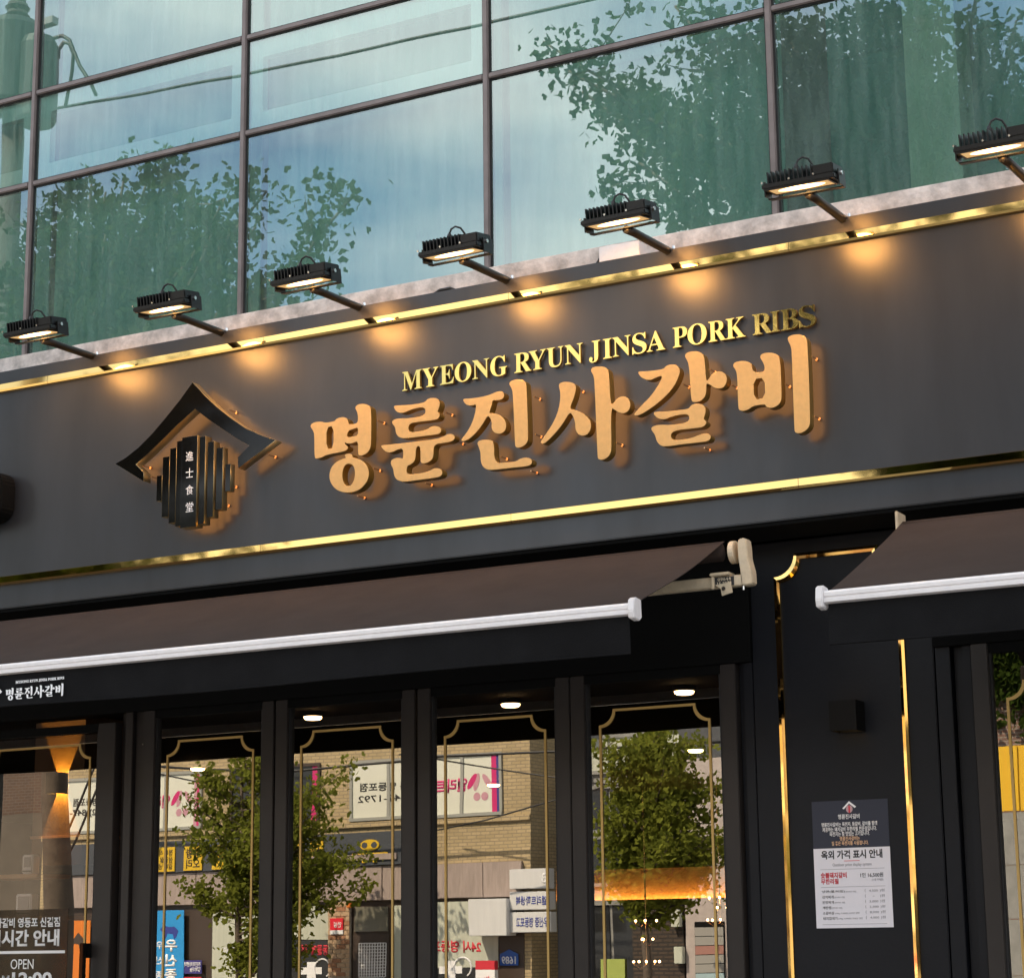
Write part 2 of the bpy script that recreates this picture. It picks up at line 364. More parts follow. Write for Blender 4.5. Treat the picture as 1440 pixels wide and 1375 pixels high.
# pins, cables and the trunking on top of the signboard
cb = tag(obj('cable_trunking', B().box(at(856, 350, -.2).x, at(912, 340, -.2).x, -.29, -.22, 4.2745, 4.338), K['whitepaint'], None, .003), 'short white cable trunking lying on top of the signboard', 'trunking')
def wire(name, pts, r, label, cat='cable', m=None, group=None): return tag(obj(name, B().tube(pts, r, 6), m or K['cable'], smooth=True), label, cat, group)
def wig(x0, x1, y, z, a, n=14): return [(x0 + (x1 - x0) * i / n, y + random.uniform(-.01, .01), z + a * math.sin(i * 1.7) * random.random()) for i in range(n + 1)]
wire('loose_cable', wig(-4.1, -3.55, -.22, 4.281, .016), .006, 'thin black cable lying along the signboard top left of the white trunking')
wire('loose_cable', wig(-3.15, -2.7, -.22, 4.281, .02), .005, 'thin black cable lying along the signboard top right of the white trunking')
wire('loose_cable', [(-4.42, -.26, 4.27), (-4.38, -.26, 4.275), (-4.34, -.26, 4.293), (-4.29, -.26, 4.293), (-4.25, -.26, 4.272)], .007, 'small black loop of cable on the signboard top above the lettering')
wire('loose_cable', [(-3.62, -.25, 4.272), (-3.6, -.25, 4.30), (-3.57, -.25, 4.315), (-3.54, -.26, 4.285), (-3.5, -.25, 4.31), (-3.47, -.25, 4.30), (-3.45, -.25, 4.274)], .009, 'black tangle of cable ties and wires beside the white trunking')
wire('loose_cable', [(-3.63, -.24, 4.274), (-3.58, -.24, 4.288), (-3.52, -.24, 4.277), (-3.46, -.24, 4.296), (-3.41, -.24, 4.28)], .006, 'pink wire in the tangle beside the white trunking', m=mat('pink_wire', (.6, .25, .25), .5))

# ------------------------------------------------------------------ sign lettering
def zoomed(ox, oy, sc, Y):
    def f(p): q = at(ox + p[0] / sc, oy + p[1] / sc, Y); return (q.x, q.z)
    return f
LY = FY - .095
Z1 = zoomed(430, 560, 6.5455, LY); Z2 = zoomed(640, 500, 5.5385, LY); Z3 = zoomed(880, 460, 5.1429, LY)
G = [
 (Z1, [[(40,262),(50,236),(85,218),(140,213),(180,226),(265,212),(275,195),(300,180),(340,172),(375,182),(392,210),(392,240),(440,238),(478,226),(480,160),(470,120),(452,90),(465,65),(500,52),(545,52),(585,70),(602,100),(602,420),(590,470),(560,510),(515,530),(485,525),(480,500),(480,392),(430,415),(390,420),(362,408),(358,420),(390,445),(385,470),(350,492),(190,520),(150,545),(100,558),(78,550),(78,330),(65,295)],
       [(190,268),(255,258),(255,458),(190,468)], [(388,300),(440,283),(480,268),(480,342),(430,352),(375,360)],
       [(355,525),(370,512),(400,508),(430,520),(428,545),(480,555),(530,580),(565,620),(582,680),(575,740),(545,795),(490,845),(420,868),(350,868),(285,845),(240,800),(215,740),(218,680),(240,625),(285,580),(345,555),(372,548)],
       [(395,600),(430,612),(450,650),(452,710),(440,765),(415,800),(390,810),(360,795),(340,755),(334,700),(345,645),(365,612)]]),
 (Z1, [[(808,80),(815,68),(850,66),(950,62),(1040,50),(1098,35),(1115,10),(1150,-3),(1195,-3),(1225,15),(1235,50),(1225,90),(1210,125),(1230,140),(1232,165),(1215,192),(1180,202),(1060,215),(945,232),(945,315),(1040,305),(1110,290),(1150,262),(1190,253),(1235,265),(1250,295),(1235,325),(1200,335),(1060,352),(940,368),(890,370),(850,355),(828,320),(822,265),(795,235),(792,212),(815,195),(850,186),(940,185),(1100,162),(1100,80),(1000,95),(940,118),(895,137),(855,135),(825,115)],
       [(690,445),(700,430),(760,428),(1000,400),(1200,375),(1260,355),(1300,332),(1340,325),(1370,345),(1370,375),(1340,400),(1280,410),(1178,425),(1175,520),(1165,560),(1130,590),(1080,603),(1058,590),(1055,560),(1055,440),(1015,445),(1010,540),(1000,580),(965,612),(930,622),(926,705),(1060,690),(1130,672),(1170,648),(1210,640),(1250,655),(1258,690),(1245,715),(1210,730),(1040,752),(920,768),(870,765),(830,745),(810,705),(805,650),(785,615),(780,590),(790,565),(830,548),(870,548),(897,558),(895,462),(850,470),(800,495),(760,502),(725,485)]]),
 (Z2, [[(60,345),(70,335),(110,335),(190,325),(270,305),(320,282),(355,276),(380,290),(382,320),(365,342),(330,350),(290,348),(285,390),(262,450),(300,448),(350,462),(385,495),(400,540),(390,585),(360,608),(330,610),(300,598),(282,565),(285,520),(270,480),(250,470),(215,535),(160,605),(110,650),(70,668),(48,665),(48,650),(90,600),(130,530),(155,450),(165,378),(140,390),(100,390),(72,370)],
       [(418,222),(430,200),(470,186),(510,186),(545,200),(556,230),(570,640),(560,680),(530,708),(490,720),(468,710),(465,680),(450,300),(440,255)],
       [(170,682),(185,662),(225,655),(275,655),(303,675),(305,838),(400,832),(470,825),(510,800),(555,792),(595,805),(600,835),(585,855),(540,865),(400,878),(290,892),(245,888),(215,865),(198,825),(198,760),(185,715)]]),
 (Z2, [[(805,235),(815,213),(850,204),(900,206),(935,222),(943,255),(925,330),(890,415),(930,420),(990,445),(1040,485),(1060,530),(1055,580),(1025,618),(990,626),(955,612),(935,575),(935,520),(915,465),(892,440),(840,530),(780,605),(720,665),(690,688),(668,685),(664,670),(700,620),(760,530),(800,440),(818,350),(818,280)],
       [(1055,120),(1065,95),(1100,84),(1150,84),(1185,100),(1198,130),(1210,385),(1235,370),(1255,338),(1290,318),(1325,318),(1355,340),(1367,385),(1355,425),(1325,450),(1290,450),(1250,430),(1212,400),(1218,720),(1210,765),(1180,800),(1140,815),(1112,805),(1108,780),(1085,200),(1075,150)]]),
 (Z3, [[(88,330),(95,320),(140,320),(220,312),(275,302),(290,280),(330,268),(370,275),(392,305),(388,345),(355,420),(300,490),(220,560),(140,615),(90,640),(65,640),(58,628),(100,580),(180,500),(235,420),(268,352),(230,360),(180,385),(140,380),(105,360)],
       [(425,210),(435,188),(475,175),(520,175),(555,192),(570,225),(580,395),(600,375),(625,335),(665,318),(700,322),(728,350),(732,390),(715,430),(680,447),(640,440),(610,418),(582,405),(582,470),(570,510),(535,540),(490,545),(472,530),(465,400),(455,270),(440,235)],
       [(200,622),(210,612),(290,610),(400,598),(455,590),(470,565),(510,550),(550,556),(575,580),(578,620),(560,665),(582,680),(582,700),(560,722),(520,730),(330,748),(325,815),(400,815),(480,800),(530,778),(580,765),(612,778),(615,805),(595,825),(550,832),(400,848),(290,865),(250,858),(222,825),(212,780),(185,745),(183,728),(205,712),(250,705),(330,708),(458,688),(458,628),(380,635),(320,652),(280,670),(235,662),(208,640)]]),
 (Z3, [[(772,280),(785,255),(825,245),(875,245),(910,265),(918,328),(1000,325),(1005,290),(990,250),(970,222),(975,198),(1010,185),(1060,185),(1100,200),(1117,235),(1128,500),(1120,545),(1090,575),(1045,588),(1012,575),(1008,558),(920,570),(890,595),(850,608),(820,602),(812,580),(805,350),(795,310)],
       [(922,378),(1003,366),(1008,512),(928,525)],
       [(1168,90),(1175,68),(1215,53),(1265,53),(1300,70),(1315,105),(1335,680),(1325,725),(1290,758),(1250,770),(1222,762),(1218,730),(1200,200),(1195,140)]]),
]
PINS = [[(640,185),(600,625),(455,880)], [(1270,110),(1080,760),(1370,375)], [(600,300),(610,595),(340,770),(575,880)], [(1060,500),(1245,660),(1380,390),(940,240)], [(600,285),(560,855),(760,400),(410,395)], [(1340,190),(1145,390),(1360,625),(800,420)]]
hs = tag(empty('hangul_sign', at(800, 640, LY)), 'six large gold channel letters reading 명륜진사갈비 on the signboard', 'sign lettering')
LOGO = []
for gi, (zf, loops) in enumerate(G):
    L = [chaikin([zf(p) for p in lp], 1 if len(lp) < 7 else 2) for lp in loops]
    LOGO.append(L)
    me = shape_mesh(L, .042, .0016); face_front(me, -1)
    for v in me.vertices: v.co.y += LY + .021
    lt = place('letter', me, [K['letter'], K['letterside'], K['halo']], hs)
    for p in me.polygons:
        p.material_index = 0 if p.normal.y < -.5 else (2 if p.normal.y > .9 else 1); p.use_smooth = False
    for pn in PINS[gi]:
        x, z = zf(pn); x -= .012
        obj('pin', B().tube([(x, LY + .038, z), (x, FY - .006, z)], .0025, 5).tube([(x, FY - .008, z), (x, FY - .0005, z)], .0055, 6), K['copper'], lt)

es = tag(empty('english_sign', at(860, 510, FY - .02)), 'row of small mirror gold serif capitals reading MYEONG RYUN JINSA PORK RIBS', 'sign lettering')
A4 = lambda x: 550 + x / 4.645
A5 = lambda x: 840 + x / 4.5
EL = [('M',A4(72),A4(200)),('Y',A4(203),A4(306)),('E',A4(318),A4(410)),('O',A4(415),A4(522)),('N',A4(530),A4(641)),('G',A4(648),A4(756)),('R',A4(803),A4(914)),('Y',A4(898),A4(1010)),('U',A4(1016),A4(1126)),('N',A4(1135),A4(1252)),('J',A4(1293),A4(1366)),
      ('I',A5(36),A5(92)),('N',A5(97),A5(213)),('S',A5(222),A5(312)),('A',A5(314),A5(430)),('P',A5(480),A5(572)),('O',A5(574),A5(696)),('R',A5(707),A5(818)),('K',A5(818),A5(942)),('R',A5(988),A5(1112)),('I',A5(1104),A5(1160)),('B',A5(1168),A5(1280)),('S',A5(1283),A5(1390))]
for ch, a, b in EL:
    xa, xb = at(a, 500, FY - .02).x, at(b, 500, FY - .02).x
    z0 = 3.867 - (.002 if ch in 'OSGU' else 0); z1 = 3.947 + (.002 if ch in 'OSG' else 0)
    if ch == 'J': z0 -= .008
    o = text(chr(0x1D400 + ord(ch) - 65), 'letter', [K['gold'], K['letterside']], ((xa + xb) / 2, FY - .007, z0), z1 - z0, es, width=xb - xa, align='CENTER', depth=.013)
    t_ = random.uniform(-.012, .012); t2 = random.uniform(-.016, .016)
    for p in o.data.polygons: p.material_index = 0 if p.normal.y < -.5 else 1
    o.rotation_euler = (t_, 0, t2)

# ------------------------------------------------------------------ logo: roof over stepped bars
OY = FY - .10
ZL = zoomed(140, 520, 5.1429, OY)
lg = tag(empty('logo_sign', at(275, 740, OY)), 'black mirror house logo with curved roof over stepped vertical bars', 'logo')
roof = [ZL(p) for p in [(110,680),(185,637),(280,562),(380,460),(480,343),(580,218),(672,90),(760,183),(850,270),(950,350),(1060,425),(1180,478),(1274,508),(1003,712),(998,632),(1082,548),(1000,503),(900,436),(800,368),(690,284),(560,400),(430,530),(340,615),(262,684),(318,742),(318,806)]]
me = shape_mesh([roof], .05, .0012); face_front(me, -1)
for v in me.vertices: v.co.y += OY + .025
ro = place('roof', me, [K['blackgloss'], K['goldside'], K['halo']], lg)
for p in me.polygons: p.material_index = 0 if p.normal.y < -.5 else (2 if p.normal.y > .9 else 1)
for q in [(895, 275), (1180, 600), (270, 680), (330, 760)]:
    x, z = ZL(q); obj('pin', B().tube([(x, OY + .04, z), (x, FY - .006, z)], .0025, 5).tube([(x, FY - .008, z), (x, FY - .0005, z)], .006, 6), K['copper'], ro)
bars = [(380,418,755,938,.030),(430,478,622,1056,.022),(490,536,562,1103,.014),(546,588,512,1128,.007),(590,702,482,1138,0),(711,753,480,1112,.007),(764,809,515,1060,.014),(819,866,556,1004,.022),(877,915,672,868,.030)]
for (x0, x1, y0, y1, back) in bars:
    ym = (y0 + y1) / 2; xa, xb = ZL((x0, ym))[0], ZL((x1, ym))[0]; za, zb = ZL(((x0 + x1) / 2, y1))[1], ZL(((x0 + x1) / 2, y0))[1]
    me = shape_mesh([[(xa, za), (xb, za), (xb, zb), (xa, zb)]], .05 - back * .6, .0012); face_front(me, -1)
    for v in me.vertices: v.co.y += OY + .025 + back * .7
    br = place('bar', me, [K['blackgloss'], K['goldside'], K['halo']], lg)
    for p in me.polygons: p.material_index = 0 if p.normal.y < -.5 else (2 if p.normal.y > .9 else 1)
    if back == 0:
        for ch, yc in zip('進士食堂', (625, 745, 868, 992)):
            x, z = ZL((652, yc)); text(ch, 'character', K['white'], (x, OY - .001, z - .021), .042, br, width=.040, align='CENTER', bold=0)
    elif x0 in (877, 490, 819):
        x, z = (xa + xb) / 2, za + .03
        obj('pin', B().tube([(x, OY + .04, z), (x, FY - .006, z)], .0025, 5).tube([(x, FY - .008, z), (x, FY - .0005, z)], .006, 6), K['copper'], br)

# round black unit half in frame at the left
sp = B().prism([(at(19, 690, FY - .02).x - .29 + .29 * math.copysign(abs(math.cos(t)) ** .45, math.cos(t)), at(10, 690, FY - .13).z + .125 * math.copysign(abs(math.sin(t)) ** .45, math.sin(t))) for t in [i * math.pi / 20 for i in range(40)]], 'y', FY - .10, FY - .002)
tag(obj('outdoor_speaker', sp, K['black'], None, .012), 'black rounded outdoor speaker on the signboard at the left picture edge', 'speaker')

# ------------------------------------------------------------------ floodlights
HY, HZ, HW, HD = -.645, 4.302, .137, .062     # head centre and half sizes
def floodlight(x):
    root = empty('floodlight', (x, FY, 4.262))
    c = Vector((x - .032, HY, HZ)); tl = R(9)
    def T(b):
        b.v = [tuple(c + Vector((v[0], v[1] * math.cos(tl) - v[2] * math.sin(tl), v[1] * math.sin(tl) + v[2] * math.cos(tl)))) for v in b.v]; return b
    hs_ = obj('housing', T(B().box(-HW, HW, -HD, HD, -.012, .008)), K['lamp'], root, .004)
    for k in range(11): obj('fin', T(B().box(-HW + .022 + k * .0165, -HW + .0265 + k * .0165, -HD + .006, HD - .012, .0085, .050)), K['lamp'], hs_)
    obj('driver_box', T(B().box(HW - .085, HW - .004, -HD + .012, HD - .004, .0085, .046)), K['lamp'], root, .004)
    obj('lens', T(B().box(-HW + .018, HW - .03, -HD + .014, HD - .014, -.0135, -.0122)), K['led'], root)
    rim = B(); rim.box(-HW + .008, HW - .02, -HD + .004, -HD + .0135, -.016, -.0125); rim.box(-HW + .008, HW - .02, HD - .0135, HD - .004, -.016, -.0125)
    rim.box(-HW + .008, -HW + .0175, -HD + .0135, HD - .0135, -.016, -.0125); rim.box(HW - .0295, HW - .02, -HD + .0135, HD - .0135, -.016, -.0125)
    obj('lens_frame', T(rim), K['lamp'], root)
    br = B(); br.box(HW + .001, HW + .006, -.02, .05, -.03, .025); br.box(-HW - .006, -HW - .001, -.02, .05, -.03, .025); br.box(-HW - .006, HW + .006, .02, .052, -.0345, -.0305)
    bo = obj('bracket', T(br), K['lamp'], root)
    for sx in (HW + .0062,): obj('bolt', T(B().tube([(sx, 0, .012), (sx + .007, 0, .012)], .008, 8)), K['steel'], bo)
    for sx in (-HW + .004, HW - .075, -.03): obj('screw', T(B().tube([(sx, -HD - .0005, .012), (sx, -HD - .004, .012)], .0042, 6)), K['steel'], hs_)
    obj('arm', B().tube([(x - .026, HY + .04, HZ - .032), (x - .02, HY + .1, HZ - .030), (x, FY + .06, 4.268)], .0165, 10), K['lamp'], root, smooth=True)
    obj('foot_plate', B().box(x - .03, x + .03, FY + .02, FY + .09, 4.2745, 4.279), K['lamp'], root)
    obj('nut', B().tube([(x + .018, FY + .012, 4.274), (x + .018, FY + .012, 4.288)], .006, 6), K['steel'], root)
    pl = [(-.02, 0, .05), (-.02, 0, .07), (-.012, .004, .088), (.004, .01, .096), (.022, .02, .088), (.032, .03, .066), (.034, .04, .02)]
    obj('cable', T(B().tube(pl, .0042, 7)), K['cable'], root, smooth=True)
    obj('cable_gland', T(B().tube([(-.02, 0, .049), (-.02, 0, .063), (-.02, 0, .072)], [.010, .010, .006], 8)), K['lamp'], root)
    l = bpy.data.lights.new('flood_beam', 'SPOT'); l.energy = 8; l.color = (1, .45, .11); l.spot_size = R(150); l.spot_blend = .9; l.shadow_soft_size = .09
    lo = bpy.data.objects.new('flood_beam', l); COL.objects.link(lo); lo.parent = root; lo.location = (-.03, HY + .03 - FY, HZ - .022 - 4.262); lo.rotation_euler = (R(42), 0, 0)
    return root
FLX = [-6.157, -5.43, -4.712, -3.998, -3.277, -2.556, -1.84]
FLL = ['black floodlight farthest left, above the rounded speaker', 'black floodlight second from the left, above the roof of the logo', 'black floodlight above the first gold Hangul letter, left of the middle mullion', 'black floodlight in front of the mullion above the letters JINSA',
       'black floodlight beside the white trunking, above PORK RIBS', 'black floodlight second from the right, in front of a mullion', 'black floodlight cut by the right picture edge']
def copy_tree(o, parent=None):
    c = o.copy(); COL.objects.link(c); c.parent = parent; ORG[c.name] = ORG.get(o.name, Vector()).copy()
    for ch in list(o.children): copy_tree(ch, c)
    return c
f0 = floodlight(FLX[0])
for i, x in enumerate(FLX):
    o = f0 if i == 0 else copy_tree(f0)
    o.location.x = x; tag(o, FLL[i], 'floodlight', 'floodlights on arms along the signboard top')
    if i: o.rotation_euler.z = R(random.uniform(-1.6, 1.6))

# ------------------------------------------------------------------ shopfront: doors and pillar
sf = tag(empty('shopfront', (-4, 0, 0)), 'black restaurant shopfront of folding glass doors with gold lines', 'shopfront')
box('lintel', K['soffit'], -10.6, -3.109, -.018, .12, 2.677, 3.134, sf); box('lintel', K['soffit'], -2.393, 2.2, -.018, .12, 2.677, 3.134, sf)
box('header_wall', K['soffit'], -10.6, 2.2, .13, .7, 2.90, 3.29, sf)
def gold_border(x0, x1, z0, z1, y, wd, notch):
    def loop(i):
        a, b, c, d, n = x0 + i, x1 - i, z0 + i, z1 - i, notch
        p = [(a, c), (b, c)]
        for k in range(9):
            t = math.pi / 2 * k / 8; p.append((b - (n) * math.sin(t) if False else b - n + n * (1 - math.sin(t)) , d - n + n * (1 - math.cos(t))))
        for k in range(9):
            t = math.pi / 2 * k / 8; p.append((a + n - n * (1 - math.cos(t)) if False else a + n * (math.cos(t)), d - n * (math.sin(t))))
        return p
    o, i = loop(0), loop(wd)
    b = B(); n = len(o)
    for lp in (o, i):
        b.v += [(p[0], y, p[1]) for p in lp]
    for lp in (o, i):
        b.v += [(p[0], y + .001, p[1]) for p in lp]
    for k in range(n):
        q = (k + 1) % n
        b.f += [(k, q, n + q, n + k), (2 * n + k, 3 * n + k, 3 * n + q, 2 * n + q), (k, 2 * n + k, 2 * n + q, q), (n + k, n + q, 3 * n + q, 3 * n + k)]
    return b
DOORS = [(-7.02, -6.30, 2.600), (-5.973, -5.394, 2.64), (-5.256, -4.682, 2.64), (-4.541, -3.960, 2.64), (-3.827, -3.243, 2.64), (-2.190, -1.61, 2.64), (-1.47, -.89, 2.64)]
DL = ['hinged glass door with opening hours and black pull handle', 'leftmost folding door reflecting the white window with the red petals', None, None, 'folding door reflecting the big tree', None, None]
STW = .066
for i, (a, b_, zt) in enumerate(DOORS):
    d = B(); s = .105 if i == 0 else STW
    for (x0, x1) in ((a - s, a), (b_, b_ + s)):
        d.box(x0 + .003, x1, -.016, .035, .02, zt + .035)
    d.box(a, b_, -.016, .035, .02, .14)
    do = obj('door', d, K['frame'], sf, .003)
    obj('top_rail', B().box(a, b_, -.012, .035, zt, zt + .035), K['soffit'], do)  # rail coloured black for the awning's shade, unlike the bronze stiles
    if DL[i]: do['label'] = DL[i]
    obj('seal', B().box(a, a + .007, -.006, .03, .14, zt).box(b_ - .007, b_, -.006, .03, .14, zt), K['gasket'], do)
    pane(a + .001, b_ - .001, .010, .016, .141, zt - .001, K['doorglass'], do)
    g = gold_border(a + .052, b_ - .052, .30, 2.537 if i != 0 else 2.552, .006, .010, .062)
    obj('gold_border', g, K['brassflat'], do)
# fixed posts between the doors
for (x0, x1, y0) in ((-6.192, -6.15, .03), (-6.148, -6.105, -.006), (-6.10, -6.042, .012), (-3.174, -3.150, .02), (-3.148, -3.11, -.004), (-2.39, -2.335, .0), (-2.33, -2.296, .03), (-2.292, -2.259, .008)):
    box('post', K['pillar'] if x0 > -4 else K['frame'], x0, x1, y0, .09, 0, 2.676, sf, .002)
box('gap_backing', K['soffit'], -6.2, -6.04, .092, .11, 0, 2.676, sf); box('gap_backing', K['soffit'], -3.178, -3.09, .092, .11, 0, 2.676, sf); box('gap_backing', K['soffit'], -2.42, -2.255, .092, .11, 0, 2.676, sf)
pi_ = box('pillar', K['pillar'], -3.107, -2.395, -.004, .40, 0, 3.13, sf, .003)
def moulding(x0, x1, z0, z1, y, wd, pr, notch):
    b = B(); n = 0; prof = ((0, y - .0005), (.001, y - .009), (wd / 2, y - .0103), (wd - .001, y - .009), (wd, y - .0005))
    for off, yy in prof:
        g = gold_border(x0 + off, x1 - off, z0 + off, z1 - off, yy, .001, notch); n = len(g.v) // 4; b.v += g.v[:n]
    for j in range(4):
        for k in range(n): q = (k + 1) % n; b.f.append((j * n + k, j * n + q, (j + 1) * n + q, (j + 1) * n + k))
    return b
m1 = moulding(-3.006, -2.500, .2, 3.078, -.004, .024, .014, .085); obj('gold_moulding', m1, K['brass'], pi_)
# screws and latch glints
for (px, py) in ((582, 965), (582, 1018), (200, 996), (198, 1046)):
    p = at(px, py, -.02); obj('screw', B().tube([(p.x, .0, p.z), (p.x, -.006, p.z)], .004, 6), K['steel'], sf)
# handle
hx = at(117, 1345, -.06).x
h = B(); h.box(hx - .012, hx + .012, -.075, -.052, .75, 1.665); h.box(hx - .012, hx + .012, -.052, -.0165, 1.60, 1.664); h.box(hx - .012, hx + .012, -.052, -.0165, .76, .82)
tag(obj('pull_handle', h, K['blackgloss'], None, .003), 'black bar pull handle on the hinged door at lower left', 'handle')
# wall lamp on the pillar
wl = tag(empty('wall_lamp', (-2.72, -.05, 2.385)), 'black cube wall lamp on the pillar above the price poster', 'wall lamp')
wb = B(); x0, x1, z0, z1 = -2.772, -2.668, 2.385, 2.495
wb.box(x0, x1, -.1, -.096, z0, z1); wb.box(x0, x0 + .004, -.096, -.009, z0, z1); wb.box(x1 - .004, x1, -.096, -.009, z0, z1); wb.box(x0, x1, -.009, -.0045, z0, z1)
obj('housing', wb, K['black'], wl); obj('lens', B().box(x0 + .005, x1 - .005, -.095, -.01, 2.43, 2.434), K['dimwarm'], wl)
# ------------------------------------------------------------------ price poster
X0, X1, ZB, ZT = -2.891, -2.596, 1.677, 2.137
pp = tag(empty('price_poster', ((X0 + X1) / 2, -.006, ZB)), 'navy and white price list poster stuck on the dark pillar', 'poster')
PY = -.0055
pa = box('paper', K['paper'], X0, X1, PY, -.0045, ZB, ZT - .1725, pp)
hd = box('header', K['navy'], X0, X1, PY, -.0045, ZT - .172, ZT, pp)
cxp = (X0 + X1) / 2; Y2 = PY - .0004
def ptxt(s, x, z, h, m, al='CENTER', w_=None, bold=.02, par=pa, name='lettering'): return text(s, name, m, (x, Y2, z), h, par, width=w_, align=al, bold=bold, depth=.0004)
zz = lambda v: ZT - (v - 120) / 1150 * (ZT - ZB)
me = shape_mesh([[(cxp - .028, zz(192)), (cxp - .001, zz(128)), (cxp + .026, zz(180)), (cxp + .020, zz(192)), (cxp - .001, zz(150)), (cxp - .022, zz(200))]], .0006); face_front(me, -1)
for v in me.vertices: v.co.y += Y2
place('emblem', me, K['white'], hd)
obj('emblem_disc', B().prism([(cxp - .001 + .013 * math.cos(t), zz(200) + .014 * math.sin(t)) for t in [k * math.pi / 8 for k in range(16)]], 'y', Y2 - .0003, Y2), mat('rose_print', (.55, .35, .38), .6), hd)
box('emblem_bar', K['red'], cxp - .004, cxp + .002, Y2 - .0008, Y2 - .0004, zz(235), zz(170), hd)
for s_, zv, h_, w_, m in (('명륜진사갈비', 290, .018, .083, 'white'), ('명륜진사갈비는 목전지, 등갈비, 갈비를 함께', 358, .0165, .215, 'white'), ('제공하는 돼지갈비 무한리필 전문점입니다.', 402, .0165, .21, 'white'), ('목전지는 참 맛있는 고기입니다.', 444, .0165, .155, 'white'), ('명륜진사갈비는', 486, .0155, .077, 'orangeink'), ('질 좋은 목전지를 사용합니다.', 528, .0155, .142, 'orangeink')):
    ptxt(s_, cxp - .004, zz(zv), h_, K[m], w_=w_, par=hd)
ptxt('옥외 가격 표시 안내', cxp, zz(650), .032, K['ink'], w_=.236, bold=.03)
box('rule', K['red'], cxp - .03, cxp + .03, PY - .0006, PY - .0001, zz(671), zz(666), pa)
ptxt('Outdoor price display system', cxp, zz(724), .0145, K['grey'], w_=.15, bold=0)
for zv in (742, 902, 1237): box('rule', K['grey'], X0 + .024, X1 - .024, PY - .0006, PY - .0001, zz(zv + 1.5), zz(zv - 1.5), pa)
ptxt('숯불돼지갈비', X0 + .025, zz(822), .021, K['red'], 'LEFT', .1, .03); ptxt('무한리필', X0 + .025, zz(876), .02, K['red'], 'LEFT', .068, .03)
ptxt('1인 16,500원', X1 - .03, zz(824), .0175, K['ink'], 'RIGHT', .087, .012); ptxt('(11종 무제한)', X1 - .03, zz(858), .010, K['grey'], 'RIGHT', .044, 0)
for k, (a, b_, c) in enumerate((('냉면(물/비빔)', '(한우육수 사용)', '4,500'), ('김치찌개', '(한우육수 사용)', '-'), ('된장찌개', '(한우육수 사용)', '3,000'), ('계란찜', '(한우육수 사용)', '3,500'), ('소갈비살', '(100g, 7,500원) 호주산 냉장', '8,000'), ('돼지껍데기', '(100g, 4,000원) 국내산 냉장', '4,000'))):
    zv = 956 + k * 48; w1 = .011 * len(a)
    ptxt(a, X0 + .027, zz(zv), .0105, K['ink'], 'LEFT', w1, .004); ptxt(b_, X0 + .03 + w1, zz(zv), .007, K['grey'], 'LEFT', .0045 * len(b_), 0)
    ptxt('(', X1 - .103, zz(zv), .013, K['grey'], 'LEFT', None, 0); ptxt(')원', X1 - .028, zz(zv), .012, K['grey'], 'RIGHT', .018, 0); ptxt(c, X1 - .07, zz(zv - 2) + (.004 if c == '-' else 0), .009 if c != '-' else .0012, K['grey'], 'CENTER', .034 if c != '-' else .008, .0)

# ------------------------------------------------------------------ opening-hours film on the hinged door
df = tag(empty('opening_hours_sticker', (-6.72, .008, 1.0)), 'smoked film with white opening hours lettering on the hinged glass door', 'sticker')
fx1 = at(95, 1300, .006).x
fl = box('film', K['film'], -7.0, fx1, .0075, .0085, .95, at(50, 1278, .006).z, df)
def dtxt(s_, x1, px_, py0, py1, w_, bold=.03):
    z0, z1 = at(px_, py1, .006).z, at(px_, py0, .006).z
    text(s_, 'lettering', K['white'], (x1, .0068, z0), z1 - z0, fl, width=w_, align='RIGHT', bold=bold)
xr = at(84, 1300, .006).x
dtxt('명륜진사갈비 영등포 신길점', xr, 60, 1289, 1303, .50); dtxt('영업시간 안내', xr, 60, 1306, 1330, .50, .035)
box('rule', K['white'], -6.98, at(91, 1338, .006).x, .0062, .0074, at(60, 1340, .006).z, at(60, 1336, .006).z, fl)
dtxt('OPEN', at(47, 1355, .006).x, 30, 1348, 1362, .135, .0); dtxt('12:00', at(73, 1373, .006).x, 50, 1366, 1386, .235, .03)
dtxt('AM', at(13, 1374, .006).x, 10, 1371, 1383, .09, .03)

